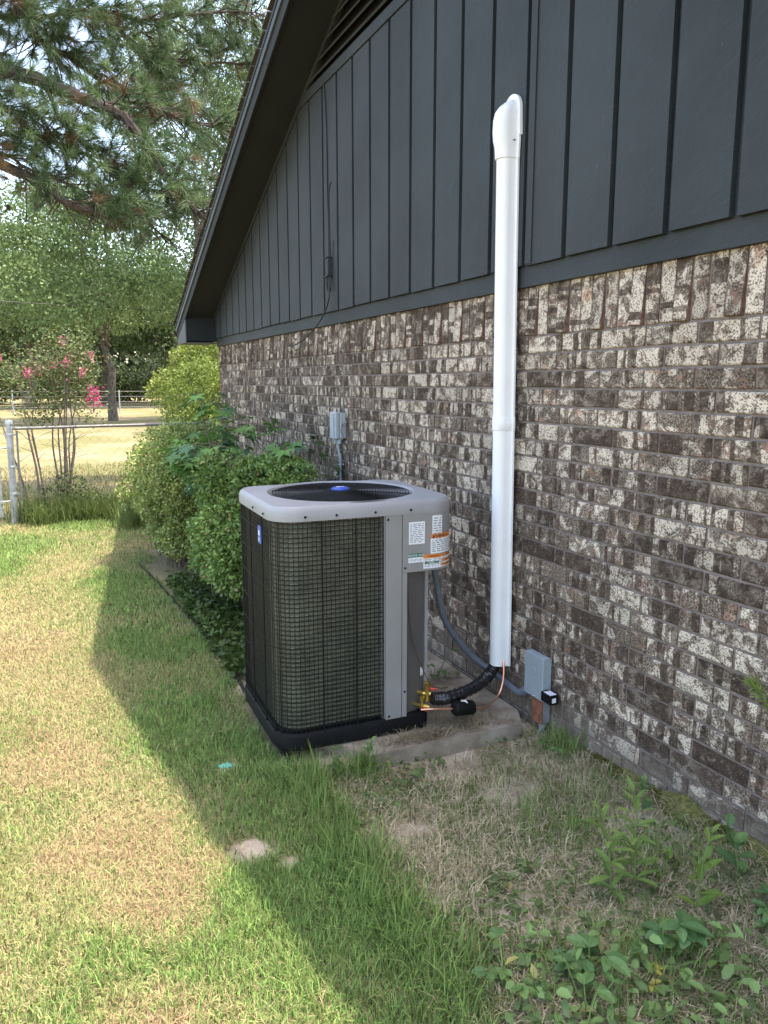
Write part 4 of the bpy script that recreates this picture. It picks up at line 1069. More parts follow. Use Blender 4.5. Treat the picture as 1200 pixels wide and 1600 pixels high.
# pine: trunk outside the frame, boughs reaching over the fence
pine = thing('pine_tree', 'long needled pine with dark boughs hanging down over the fence', 'tree', (-6.2, 13.5, 0)); PB = Vector((-6.2, 13.5, 0))
mb = MB(PB)
mb.tube([(-6.2, 13.5, -.3), (-6.15, 13.5, 3), (-6.1, 13.45, 7), (-6.0, 13.5, 12)], [.28, .24, .20, .10], 12); mb.build('trunk', M['pinebark'], pine, True)
BOUGHS = [([(-6.1, 13.4, 6.6), (-4.2, 13.2, 6.5), (-2.67, 13.0, 6.1), (-1.7, 12.75, 5.87), (-0.97, 12.5, 5.56), (-0.57, 12.25, 5.32), (-0.19, 12.0, 4.7), (0.19, 11.75, 4.11), (0.55, 11.6, 3.88)], .14, 1.0),
          ([(-6.15, 13.4, 4.6), (-4.2, 13.0, 4.9), (-2.75, 12.6, 4.75), (-1.83, 12.35, 4.4), (-1.46, 12.1, 4.1), (-1.03, 11.9, 3.95), (-0.64, 11.7, 3.85)], .115, 1.0),
          ([(-6.1, 13.5, 8.2), (-3.6, 13.2, 7.9), (-2.1, 13.0, 7.26), (-1.65, 13.2, 6.59), (-1.21, 13.4, 6.47), (-0.7, 13.6, 6.25), (0.05, 13.8, 6.24), (0.71, 14.0, 6.19)], .06, 1.0),
          ([(-6.1, 13.5, 8.8), (-3.0, 13.4, 8.3), (-1.14, 13.5, 7.5), (-0.04, 13.67, 6.85), (0.71, 13.83, 6.88), (1.73, 14.0, 7.05)], .055, 1.0),
          ([(-6.15, 13.5, 5.4), (-4.2, 13.1, 5.3), (-2.73, 12.8, 5.11), (-1.93, 12.65, 5.05), (-1.27, 12.5, 4.92), (-0.6, 12.35, 4.47), (-0.04, 12.2, 4.4)], .05, 0.8),
          ([(-6.1, 13.4, 7.2), (-4.2, 13.2, 6.9), (-2.62, 13.0, 6.68), (-1.63, 13.1, 6.85), (-0.92, 13.2, 7.11), (-0.07, 13.3, 7.17), (0.95, 13.4, 7.48), (1.72, 13.5, 7.66)], .05, 1.3),
          ([(-0.96, 12.6, 5.59), (-0.37, 12.6, 5.71), (0.22, 12.6, 5.57), (0.86, 12.6, 5.52)], .035, 1.0),
          ([(-1.7, 12.75, 5.87), (-1.3, 12.7, 5.2), (-0.8, 12.6, 4.75), (-0.3, 12.5, 4.0), (0.0, 12.4, 3.75)], .03, 0.6),
          ([(-3.6, 12.6, 5.2), (-2.6, 12.4, 4.9), (-1.9, 12.3, 4.55), (-1.2, 12.2, 4.3), (-.6, 12.1, 4.15)], .03, 1.1),
          ([(-3.6, 12.8, 6.0), (-2.7, 12.7, 5.6), (-2.1, 12.6, 5.4), (-1.5, 12.5, 5.3)], .03, 1.1),
          ([(-3.4, 12.9, 7.6), (-2.4, 12.8, 7.9), (-1.4, 12.7, 7.85), (-0.5, 12.6, 7.6)], .035, 1.2)]
tp, td = [], []; rg = random.Random(5)
cones = []
for pts, r0, dens in BOUGHS:
    path = smooth_path(pts, 6); mb = MB(PB); L = len(path)
    path = [p+Vector((rg.uniform(-1, 1), rg.uniform(-1, 1), rg.uniform(-1, 1)))*0.018 for p in path]
    mb.tube(path, [r0*(1-0.8*i/(L-1)) for i in range(L)], 7)
    for i in range(4, L):
        if path[i].x < -4.0: continue
        for _ in range(rg.choice((2, 3, 4, 4))):
            if path[i].z < 4.1 and rg.random() < .6: continue
            if r0 > .1 and i < L*.62 and rg.random() < .62: continue
            fwd = (path[i]-path[i-1]).normalized()
            d = (fwd*rg.uniform(.3, 1.1)+Vector((rg.gauss(0, .55), rg.gauss(0, .7), rg.gauss(0.0, .45)))).normalized(); ln = rg.uniform(.3, .9)
            p = path[i].copy(); tw = [p.copy()]
            for k in range(4):
                d = (d+Vector((rg.gauss(0, .16), rg.gauss(0, .16), rg.gauss(-.04, .16)))).normalized(); p = p+d*ln/4; tw.append(p.copy())
                if rg.random() < .5*dens:
                    sd_ = (d+Vector((rg.gauss(0, .8), rg.gauss(0, .8), rg.gauss(.05, .7)))).normalized(); e = p+sd_*rg.uniform(.12, .34)
                    mb.tube([p, e], [.006, .004], 4, False)
                    if rg.random() < .72: tp.append(e); td.append(sd_)
            mb.tube(tw, [.012, .010, .008, .006, .005], 5, False)
            if rg.random() < .8*dens: tp.append(p.copy()); td.append(d)
            if rg.random() < .16: cones.append(p-Vector((0, 0, rg.uniform(.03, .12))))
    mb.build('bough', M['pinebark'], pine, True)
ok_ = [i for i in range(len(tp)) if tp[i].z > 3.95+.25*math.sin(tp[i].x*3)+.25*(tp[i].x > -.8)*0]; tp = [tp[i] for i in ok_]; td = [td[i] for i in ok_]
tp, td = np.array(tp), np.array(td); nt = len(tp); NN = 72
P = np.repeat(tp, NN, 0); D0 = np.repeat(td, NN, 0)
P = P-D0*rng.uniform(0, .13, (len(P), 1))
rv = unit(rng.normal(size=P.shape)); perp = unit(rv-D0*np.sum(rv*D0, 1, keepdims=True)); ang = rng.uniform(.12, 1.25, (len(P), 1))
D = unit(D0*np.cos(ang)+perp*np.sin(ang)+np.array([0, 0, -.10])); Ln = rng.uniform(.18, .27, (len(P), 1)); S = unit(np.cross(D, rng.normal(size=P.shape)))*0.0034
V = np.stack([P-S, P+S, P+D*Ln], 1).reshape(-1, 3)-np.array(PB)
tone = np.repeat(rng.uniform(0, 1, nt), NN)[:, None]; old = np.repeat(rng.uniform(0, 1, nt) < .07, NN)[:, None]
C = np.array([.045, .085, .034])*(1-tone)+np.array([.12, .185, .075])*tone; C = np.where(old, np.array([.15, .095, .05]), C)*rng.uniform(.75, 1.25, (len(P), 1))
new_obj('needles', np_mesh('needles', V, np.arange(len(V)).reshape(-1, 3), M['needle'], np.repeat(C, 3, 0)), None, pine)
cm = MB().lathe((0, 0, 0), [(.008, -.045), (.024, -.03), (.032, -.005), (.026, .02), (.012, .042)], 8).mesh('pine_cone', M['cone'])
for c in cones[:60]:
    o_ = new_obj('pine_cone', cm, None, pine); o_.location = c-PB; o_.rotation_euler = (rg.uniform(-.6, .6), rg.uniform(-.6, .6), 0)

# ------------------------------------------------------------------ shrubs by the wall
def boxwood(label, c, lobes, nleaf, ca, cb, seed, name='boxwood_shrub'):
    b = thing(name, label, 'shrub', c, 0, 'clipped shrubs along the wall'); z0 = np.array(c)
    V, F, C = crown(lobes, nleaf, 0.034, 0.020, ca, cb, seed, 0.62, 'glossleaf', dead=.025)
    new_obj('foliage', np_mesh('foliage', V, F, M['glossleaf'], C), None, b)
    mb = MB(); rg = random.Random(seed)
    for k in range(80):
        lb = rg.choice(lobes); s = Vector((rg.uniform(-.12, .12)+lb[0]*.25, rg.uniform(-.15, .15)+lb[1]*.25, 0)); e = Vector(lb[:3])+Vector((rg.gauss(0, lb[3]*.5), rg.gauss(0, lb[4]*.5), rg.gauss(0, lb[5]*.4)))
        mid = s.lerp(e, .5)+Vector((rg.gauss(0, .05), rg.gauss(0, .05), rg.gauss(0, .04))); mb.tube(smooth_path([s, mid, e], 3), [.007, .007, .006, .005, .004, .003, .002], 4, False)
    mb.build('branches', M['palebark'], b); return b
lobes = rand_lobes((0, 0, .62), (.40, .62, .52), 60, .18, 4, .9, -0.06)
boxwood('dense round green boxwood shrub right beside the heat pump', (-.70, 5.25, -.06), lobes, 40000, (0.065, 0.125, 0.024), (0.25, 0.37, 0.10), 4)
lobes = rand_lobes((0, 0, .70), (.42, .72, .62), 62, .19, 6, .9, -0.06)
boxwood('taller yellow green shrub behind the boxwood near the fence', (-.90, 7.15, -.06), lobes, 36000, (0.085, 0.14, 0.03), (0.36, 0.43, 0.13), 6, 'variegated_shrub')

def star_leaf(size):
    """five pointed maple-like leaf, folded a little"""
    pts = [(0, 0, 0)]; out = []
    ang = [-2.35, -1.85, -1.15, -.78, -.42, -.2, 0, .2, .42, .78, 1.15, 1.85, 2.35]; rad = [.28, .52, .34, .82, .40, .45, 1.0, .45, .40, .82, .34, .52, .28]
    for a, r in zip(ang, rad): pts.append((size*r*math.cos(a), size*r*math.sin(a), -size*0.16*r*r))
    return pts, [(0, i, i+1) for i in range(1, len(ang))]
def oval_leaf(size, w=.5, teeth=False):
    pts = []; n = 6; v = []
    for i in range(n+1):
        t = i/n; ww = w*size*.5*math.sin(math.pi*min(1, t*.93+.04))**.8; z = -size*.22*(t-.3)**2
        v += [(t*size, -ww, z+ww*.25), (t*size, 0, z), (t*size, ww, z+ww*.25)]
    f = []
    for i in range(n):
        for j in range(2): f.append((i*3+j, i*3+j+1, i*3+j+4, i*3+j+3))
    return v, f
def leaf_mesh(name, geo, col, mat='leaf'):
    v, f = geo; me = bpy.data.meshes.new(name); me.from_pydata(v, [], f); me.materials.append(M[mat])
    a = me.color_attributes.new('col', 'FLOAT_COLOR', 'POINT')
    for i in range(len(v)):
        k = random.uniform(.85, 1.15); a.data[i].color = (col[0]*k, col[1]*k, col[2]*k, 1)
    me.update(); return me
def put_leaf(me, parent, p, d, roll, sc=1.0, name='leaf'):
    o_ = new_obj(name, me, None, parent); d = Vector(d).normalized(); q = d.to_track_quat('X', 'Z')
    o_.rotation_mode = 'QUATERNION'; o_.rotation_quaternion = q @ Matrix.Rotation(roll, 3, 'X').to_quaternion(); o_.location = p; o_.scale = (sc, sc, sc); return o_
GUM = [leaf_mesh('leaf', star_leaf(.125), c) for c in ((.09, .20, .05), (.07, .155, .045), (.13, .26, .06), (.08, .17, .085))]
def sapling(label, base, stems, nl, seed, name='sweetgum_sapling', ms=None, r=.22):
    t = thing(name, label, 'sapling', base, 0, 'star leaved saplings by the wall'); rg = random.Random(seed); mb = MB(); b = Vector(base)
    for s in stems: mb.tube([Vector(q)-b for q in s], [.010*(1-.7*i/(len(s)-1)) for i in range(len(s))], 6)
    for k in range(nl):
        s = rg.choice(stems); i = rg.randrange(1, len(s)); u = rg.random()
        p = (Vector(s[i-1])*(1-u)+Vector(s[i])*u)-b; az = rg.uniform(0, 6.28); d = Vector((math.cos(az)*1.0-.25, math.sin(az)-.35, rg.uniform(-.5, .3)))
        e = p+d.normalized()*rg.uniform(.05, r); mb.tube([p, e], .0018, 3, False)
        put_leaf(rg.choice(ms or GUM), t, e, d+Vector((0, 0, -.35)), rg.uniform(-.5, .5), rg.uniform(.7, 1.25))
    mb.build('stem', M['palebark'], t); return t
sapling('leafy sweetgum sapling with star leaves rising between the two shrubs', (-.72, 6.25, -.06), [[(-.72, 6.25, -.06), (-.76, 6.2, .8), (-.86, 6.2, 1.2), (-.92, 6.25, 1.58)], [(-.76, 6.2, .8), (-.95, 6.1, 1.05), (-1.10, 6.05, 1.2)], [(-.74, 6.2, .7), (-.70, 6.0, 1.05), (-.62, 6.0, 1.36)], [(-.76, 6.2, .7), (-.98, 5.9, .95), (-1.05, 5.8, 1.12)], [(-.76, 6.2, 1.0), (-.72, 6.1, 1.3), (-.80, 6.15, 1.5)], [(-.76, 6.2, .8), (-1.0, 5.75, 1.0), (-.95, 5.6, 1.2)]], 230, 3)
sapling('small sweetgum sapling with bright leaves over the boxwood top', (-.35, 5.35, -.06), [[(-.35, 5.35, -.06), (-.42, 5.3, .8), (-.52, 5.2, 1.10)], [(-.42, 5.3, .8), (-.60, 5.25, 1.12)], [(-.40, 5.3, .7), (-.42, 5.2, 1.12), (-.42, 5.25, 1.22)]], 60, 8)
IVY = [leaf_mesh('leaf', star_leaf(.075), c) for c in ((.05, .10, .03), (.04, .08, .028), (.07, .12, .035))]
sapling('dark ivy climbing the bricks beside the boxwood', (-.06, 5.75, -.06), [[(-.05, 5.75, -.06), (-.04, 5.8, .6), (-.04, 5.85, 1.0), (-.04, 5.95, 1.30)], [(-.04, 5.8, .6), (-.04, 5.55, .9), (-.05, 5.5, 1.05)]], 52, 14, 'ivy', IVY, .12)
sapling('red stemmed leafy shoot leaning out from the brick wall', (-.25, 6.6, -.06), [[(-.25, 6.6, -.06), (-.28, 6.4, .9), (-.30, 6.2, 1.25), (-.42, 6.0, 1.42)]], 12, 19, 'leafy_shoot', GUM, .10)
tp_ = thing('groundcover_patch', 'low leafy weeds growing at the foot of the boxwood', 'plants', (-.95, 4.6, -.05)); tp_['kind'] = 'stuff'
n = 6500; q = rng.uniform(0, 1, (n, 2)); x = -1.2+q[:, 0]**1.3*.8; y = 4.05+q[:, 1]*2.3; z = ground_h(x, y)+rng.uniform(.01, .14, n)
V, F, C = leaves(np.stack([x, y, z], 1)-np.array([-.95, 4.6, -.05]), rng.normal(0, 1, (n, 3))*[1, 1, .4], rng.uniform(.03, .06, n), rng.uniform(.018, .03, n), np.clip(np.array([.05, .085, .02])*rng.uniform(.6, 1.6, (n, 1)), 0, 1))
new_obj('leaves', np_mesh('leaves', V, F, M['leaf'], C), None, tp_)

# crape myrtle behind the near fence
cmy = thing('crape_myrtle', 'thin stemmed crape myrtle with pink flower clusters behind the chain link fence', 'shrub', (-1.9, 10.55, -.06)); b = Vector((-1.9, 10.55, -.06)); rg = random.Random(31)
mb = MB(); tips = []
for k in range(13):
    bx = rg.uniform(-.40, .22); by = rg.uniform(-.15, .2); top = Vector((bx*1.55+rg.uniform(-.12, .12), by*1.6+rg.uniform(-.15, .15), rg.uniform(1.75, 2.2)))
    mid = Vector((bx*1.15+rg.uniform(-.06, .06), by*1.2, 1.0+rg.uniform(-.15, .15))); s = Vector((bx*.8, by*.7, 0)); path = smooth_path([s, s.lerp(mid, .5)+Vector((rg.uniform(-.04, .04), 0, 0)), mid, mid.lerp(top, .55)+Vector((rg.uniform(-.05, .05), rg.uniform(-.05, .05), 0)), top], 4)
    r0 = rg.uniform(.010, .021); mb.tube(path, [r0*(1-.85*i/(len(path)-1)) for i in range(len(path))], 6)
    tips.append(top)
    for j in range(7):
        i = rg.randrange(6, len(path)); d = Vector((rg.gauss(0, 1), rg.gauss(0, 1), rg.uniform(.1, 1.1))).normalized(); e = path[i]+d*rg.uniform(.15, .42); mb.tube([path[i], path[i].lerp(e, .5)+Vector((0, 0, .02)), e], [.004, .003, .002], 4, False); tips.append(e)
mb.build('stems', M['palebark'], cmy)
P, D = [], []
for t_ in tips:
    for _ in range(62):
        u = Vector((rg.gauss(0, .10), rg.gauss(0, .12), rg.gauss(-.06, .12))); P.append(t_+u); D.append((rg.gauss(0, 1), rg.gauss(0, 1), rg.gauss(0, .5)))
P, D = np.array(P), np.array(D); P = P[(P[:, 2] > 1.22+.12*np.sin(P[:, 0]*9))]; D = D[:len(P)]
C = np.array([.10, .135, .045])*rng.uniform(.55, 1.5, (len(P), 1)); red = rng.uniform(0, 1, len(P)) < .12; C[red] = np.array([.16, .10, .05])*rng.uniform(.6, 1.2, (red.sum(), 1))
V, F, C = leaves(P, D, rng.uniform(.03, .055, len(P)), .024, C)
new_obj('leaves', np_mesh('leaves', V, F, M['leaf'], C), None, cmy)
fl_at = rg.sample([q for q in tips if q.z > 1.75], 11)+[Vector((-.62, .0, 1.72)), Vector((-.55, -.1, 1.98))]
for c in fl_at:
    n = 30; Pn = np.array(c)+np.clip(rng.normal(0, 1, (n, 3)), -1.5, 1.5)*[.030, .030, .040]
    Cn = np.array([.58, .20, .27])*rng.uniform(.6, 1.4, (n, 1))
    V, F, Cn = leaves(Pn, rng.normal(size=(n, 3)), .034, .030, np.clip(Cn, 0, 1)); new_obj('flower_cluster', np_mesh('flower_cluster', V, F, M['petal'], Cn), None, cmy)
pk = thing('pink_bush', 'small pink flowering bush far off by the field fence', 'shrub', (1.05, 45.2, 0)); n = 400
V, F, C = leaves(rng.normal(0, 1, (n, 3))*[.20, .15, .30]+[0, 0, .85], rng.normal(size=(n, 3)), .10, .08, np.clip(np.array([.60, .06, .25])*rng.uniform(.6, 1.3, (n, 1)), 0, 1))
new_obj('flowers', np_mesh('flowers', V, F, M['petal'], C), None, pk); MB().tube([(0, 0, 0), (.02, 0, .9)], .03, 6).build('stem', M['bark'], pk)

# ------------------------------------------------------------------ grass
def scatter(n, x0, x1, y0, y1): return rng.uniform(x0, x1, n), rng.uniform(y0, y1, n)
def footprint(x, y):   # slab and heat pump keep grass away
    return ((x > -1.12) & (x < 0) & (y > 2.86) & (y < 4.05)) | ((np.abs(x-AX) < SX/2+.0) & (np.abs(y-AY) < SY/2+.0)) | (x > -.01)
def lawn():
    parts = []
    for (n, x0, x1, y0, y1, w, h) in ((125000, -3.0, -1.2, .9, 2.9, .0028, .042), (105000, -3.4, -1.2, 2.9, 5.2, .0034, .042), (62000, -3.6, -1.15, 5.2, 8.0, .0048, .042), (36000, -3.8, -.4, 8.0, 10.1, .0065, .05), (46000, -6.2, -3.0, .6, 9.5, .006, .045)):
        x, y = scatter(n, x0, x1, y0, y1)
        d = dirt_amount(x, y); ok = (rng.uniform(0, 1, n) > d*1.05) & ~footprint(x, y) & ((x < np.interp(y, [p[0] for p in EDGE], [p[1] for p in EDGE])+.02+.03*np.sin(y*9)) | (y > 7.3)); x, y = x[ok], y[ok]; n = len(x)
        dr = dryness(x, y); thin = fractal(x, y, 1.9, 33)
        bspot = np.zeros(n)
        for bx, by, br in ((-2.0, 2.75, .26), (-1.83, 2.33, .24), (-2.15, 3.55, .3), (-1.95, 1.75, .2), (-2.4, 5.2, .4)): bspot = np.maximum(bspot, 1-sstep(.2, 1.2, np.hypot(x-bx, y-by)/br+(fractal(x, y, 5.0, 71)-.5)*1.2))
        dr = np.clip(dr+.45*bspot, 0, 1); isdry = rng.uniform(0, 1, n) < np.clip((dr-.08)*1.05+.07, 0, .85)
        flat = isdry & (rng.uniform(0, 1, n) < .72)
        g = np.array([.10, .185, .045])*(1-rng.uniform(0, 1, (n, 1)))+np.array([.23, .33, .10])*rng.uniform(0, 1, (n, 1))
        straw = np.array([.40, .335, .175])*rng.uniform(.6, 1.25, (n, 1)); brown = (sstep(.55, .68, thin)*rng.uniform(0, 1, n)*sstep(2.05, 2.3, -x+.3*(y < 3)) > .25)[:, None] | (rng.uniform(0, 1, n) < bspot*.55)[:, None]
        straw = np.where(brown, np.array([.36, .25, .15])*rng.uniform(.6, 1.3, (n, 1)), straw)
        mid = (rng.uniform(0, 1, n) < .35)[:, None]; g = np.where(mid & (dr > .25)[:, None], np.array([.29, .32, .125])*rng.uniform(.7, 1.2, (n, 1)), g)
        C = np.where(isdry[:, None], straw, g)
        edge = np.exp(-((x+1.24)/.07)**2)*(y < 3.0)
        H = h*rng.uniform(.5, 1.35, n)*(1+.9*edge)*np.where(dr < .25, 1.1, .95); lean = np.where(flat, rng.uniform(1.05, 1.5, n), np.abs(rng.normal(0, .65, n))+.2)
        parts.append(blades(np.stack([x, y, ground_h(x, y)-.002], 1), H, w*rng.uniform(.6, 1.25, n), lean, C))
    k = 0; Vs, Fs, Cs = [], [], []
    for V, F, C in parts: Vs.append(V); Fs.append(F+k); Cs.append(C); k += len(V)
    return np.concatenate(Vs), np.concatenate(Fs), np.concatenate(Cs)
V, F, C = lawn()
tag(new_obj('lawn_grass', np_mesh('lawn_grass', V, F, M['grass'], C)), 'mown lawn of mixed green and straw dry grass', 'grass', kind='stuff')
# bed: dead straw litter and scattered green tufts
n = 85000; x, y = scatter(n, -1.22, 0, .8, 2.95)
keep = (~footprint(x, y)) & ~((y > 2.80) & (x > -.88) & (x < -.08)) & (rng.uniform(0, 1, n) < .25+.9*fractal(x, y, 2.6, 41)) & (rng.uniform(0, 1, n) > .85*np.maximum.reduce([1-sstep(.4, 1.1, np.hypot(x-a, y-b)/r) for a, b, r in DIRT[:6]])); x, y = x[keep], y[keep]; n = len(x)
green = rng.uniform(0, 1, n) < np.clip((fractal(x, y, 1.6, 44)-.46)*1.4+.45*np.exp(-((x+1.2)/.1)**2), .03, .85)
C = np.where(green[:, None], np.array([.12, .18, .045])*rng.uniform(.6, 1.7, (n, 1)), np.where((rng.uniform(0, 1, n) < .3)[:, None], np.array([.36, .34, .17]), np.array([.70, .58, .40]))*rng.uniform(.45, 1.15, (n, 1)))
b1 = blades(np.stack([x, y, ground_h(x, y)], 1), np.where(green, rng.uniform(.02, .07, n), rng.uniform(.03, .11, n)), np.where(green, .0038, .0024)*rng.uniform(.6, 1.3, n), np.where(green, np.abs(rng.normal(.35, .6, n)), rng.uniform(1.15, 1.56, n)), C)
tag(new_obj('bed_grass', np_mesh('bed_grass', b1[0], b1[1], M['grass'], b1[2])), 'dead grass litter and sparse green tufts over the bare bed', 'grass', kind='stuff')
# rank tufts: by the edging, slab front, wall foot and fence foot
def tuft_cloud(spots, per, h0, h1, w, cg, leanm=.5):
    P = []; H = []
    for sx_, sy_, r, k in spots:
        m_ = int(per*k); a = rng.normal(0, r, (m_, 2)); P.append(np.stack([sx_+a[:, 0], sy_+a[:, 1]], 1))
    P = np.concatenate(P); P = P[~footprint(P[:, 0], P[:, 1])]; n = len(P)
    return blades(np.stack([P[:, 0], P[:, 1], ground_h(P[:, 0], P[:, 1])-.003], 1), rng.uniform(h0, h1, n), w*rng.uniform(.6, 1.3, n), np.abs(rng.normal(leanm, .4, n)), np.array(cg)*rng.uniform(.6, 1.55, (n, 1)))
rg = random.Random(77)
spots = [(-1.21+rg.gauss(0, .035), yy, .035, 1) for yy in np.arange(1.5, 2.9, .05)]+[(-1.14+rg.uniform(-.04, .24), 2.83+rg.gauss(0, .025), .035, .8) for _ in range(16)]+[(-.3+rg.uniform(-.35, .2), 2.15+rg.uniform(-.5, .3), .06, .16) for _ in range(26)]+[(-.07, 2.68+rg.uniform(-.14, .06), .035, .5) for _ in range(9)]+[(-1.0+rg.uniform(-.1, .4), 1.35+rg.uniform(-.15, .2), .06, .5) for _ in range(16)]+[(-.42+rg.uniform(-.15, .15), 1.95+rg.uniform(-.25, .2), .05, .4) for _ in range(12)]
t1 = tuft_cloud(spots, 60, .05, .17, .0040, (.16, .235, .065), .65)
tag(new_obj('rank_grass', np_mesh('rank_grass', t1[0], t1[1], M['grass'], t1[2])), 'longer green grass along the edging and in the bed', 'grass', kind='stuff')
spots = [(-2.35+rg.uniform(0, 1.5), 10.12+rg.gauss(0, .12), .07, 1) for _ in range(70)]+[(-1.1+rg.uniform(-.2, .4), 9.6+rg.gauss(0, .3), .08, 1) for _ in range(20)]
t2 = tuft_cloud(spots, 70, .10, .42, .007, (.10, .135, .04), .45); m_ = len(t2[0])
n = 2600; x = -2.3+rng.uniform(0, 1.35, n); y = 10.25+rng.normal(0, .16, n); z = rng.uniform(0, 1, n)**1.4*(.18+.42*np.exp(-((x+1.75)/.28)**2))
t3 = leaves(np.stack([x, y, z-.05], 1), rng.normal(size=(n, 3)), rng.uniform(.03, .07, n), .026, np.array([.07, .095, .03])*rng.uniform(.5, 1.5, (n, 1)))
tag(new_obj('fence_weeds', np_mesh('fence_weeds', np.concatenate([t2[0], t3[0]]), np.concatenate([t2[1], t3[1]+m_]), M['grass'], np.concatenate([t2[2], t3[2]]))), 'rough weeds and tall grass along the foot of the chain link fence', 'weeds', kind='stuff')
n = 26000; x, y = scatter(n, -4.5, 3.0, 10.2, 17.0)
keep = rng.uniform(0, 1, n) < 1.15-(y-10)/8; x, y = x[keep], y[keep]; n = len(x)
t4 = blades(np.stack([x, y, ground_h(x, y)], 1), rng.uniform(.04, .09, n), .011, np.abs(rng.normal(.5, .4, n)), np.where((rng.uniform(0, 1, n) < .5)[:, None], np.array([.31, .25, .115]), np.array([.11, .15, .045]))*rng.uniform(.6, 1.3, (n, 1)))
tag(new_obj('field_grass', np_mesh('field_grass', t4[0], t4[1], M['grass'], t4[2])), 'dry field grass beyond the chain link fence', 'grass', kind='stuff')
n = 4200; x, y = scatter(n, -1.2, -.02, .9, 2.85); keep = (fractal(x, y, 2.4, 63) > .53) | ((y < 1.55) & (x < -.35) & (rng.uniform(0, 1, n) < .8)); x, y = x[keep], y[keep]; n = len(x)
tc = leaves6(np.stack([x, y, ground_h(x, y)+rng.uniform(.006, .05, n)], 1), rng.normal(0, 1, (n, 3))*[1, 1, .25], rng.uniform(.014, .045, n), rng.uniform(.008, .022, n), np.where((rng.uniform(0, 1, n) < .06)[:, None], np.array([.26, .23, .09]), np.array([.11, .165, .05]))*rng.uniform(.6, 1.4, (n, 1)), .15, np.array([0, 0, 1.6]))
n = 640; x, y = scatter(n, -1.12, -.42, 1.1, 1.6); keep = (rng.uniform(0, 1, n) < 1.3*fractal(x, y, 5.0, 64)-.1) & (y < 1.62-.28*(x+1.12)); x, y = x[keep], y[keep]; n = len(x)
td_ = leaves6(np.stack([x, y, ground_h(x, y)+rng.uniform(.01, .09, n)], 1), rng.normal(0, 1, (n, 3))*[1, 1, .3], rng.uniform(.025, .055, n), rng.uniform(.014, .03, n), np.where((rng.uniform(0, 1, n) < .04)[:, None], np.array([.30, .27, .09]), np.array([.16, .25, .08]))*rng.uniform(.55, 1.4, (n, 1)), .18, np.array([0, 0, 1.3]))
tc = (np.concatenate([tc[0], td_[0]]), np.concatenate([tc[1], td_[1]+len(tc[0])]), np.concatenate([tc[2], td_[2]]))
tag(new_obj('bed_groundcover', np_mesh('bed_groundcover', tc[0], tc[1], M['leaf'], tc[2])), 'tiny creeping leaves scattered over the bare bed', 'plants', kind='stuff')
n = 900; x = np.where(rng.uniform(0, 1, n) < .5, rng.normal(-.62, .10, n), rng.normal(-.33, .12, n)); y = np.where(x < -.5, rng.normal(2.93, .03, n), rng.normal(2.98, .08, n)); keep = (y > 2.88) & (x > -.95) & (x < -.12); x, y = x[keep], y[keep]; n = len(x)
ts = blades(np.stack([x, y, np.full(n, .003)], 1), rng.uniform(.03, .09, n), .0026, rng.uniform(1.35, 1.56, n), np.array([.42, .34, .22])*rng.uniform(.35, 1.2, (n, 1)))
tag(new_obj('slab_straw', np_mesh('slab_straw', ts[0], ts[1], M['grass'], ts[2])), 'dry straw clippings lying on the concrete slab', 'straw', kind='stuff')
# moss along the wall foot
yy = np.linspace(.8, 2.5, 70); vs, fs = [], []
for k, y_ in enumerate(yy):
    w_ = (.05+.035*math.sin(y_*9)**2)*min(1, max(.15, (2.5-y_)/.35)); g_ = gz1(-.03, y_)
    vs += [(.004, y_, g_+.034*w_/.05+.008*math.sin(y_*23)), (-w_*.5, y_, g_+.022*w_/.05), (-w_, y_, g_-.01)]
for k in range(len(yy)-1):
    for j in range(2): fs.append((k*3+j, k*3+j+1, k*3+j+4, k*3+j+3))
moss_bed = MB().add(vs, fs).mesh('moss_mound', plain('moss_mat', (.11, .105, .026), .95, 0, .45, 60, .9, 300), True)
tag(new_obj('moss_mound', moss_bed), 'low olive brown moss mound against the lowest bricks', 'moss', kind='stuff')
n = 14000; y = rng.uniform(.9, 2.45, n); x = -.006-np.abs(rng.normal(0, .028, n)); keep = fractal(x*0, y, 2.0, 51) > .36-.25*(y < 2.2); x, y = x[keep], y[keep]; n = len(x)
t5 = blades(np.stack([x, y, ground_h(x, y)+.028*np.exp(-(x/.035)**2)], 1), rng.uniform(.006, .018, n), .004, np.abs(rng.normal(.5, .5, n)), np.where((rng.uniform(0, 1, n) < .25)[:, None], np.array([.20, .13, .045]), np.array([.15, .15, .03]))*rng.uniform(.5, 1.4, (n, 1)))
tag(new_obj('moss', np_mesh('moss', t5[0], t5[1], M['grass'], t5[2])), 'olive green moss strip along the foot of the brick wall', 'moss', kind='stuff')

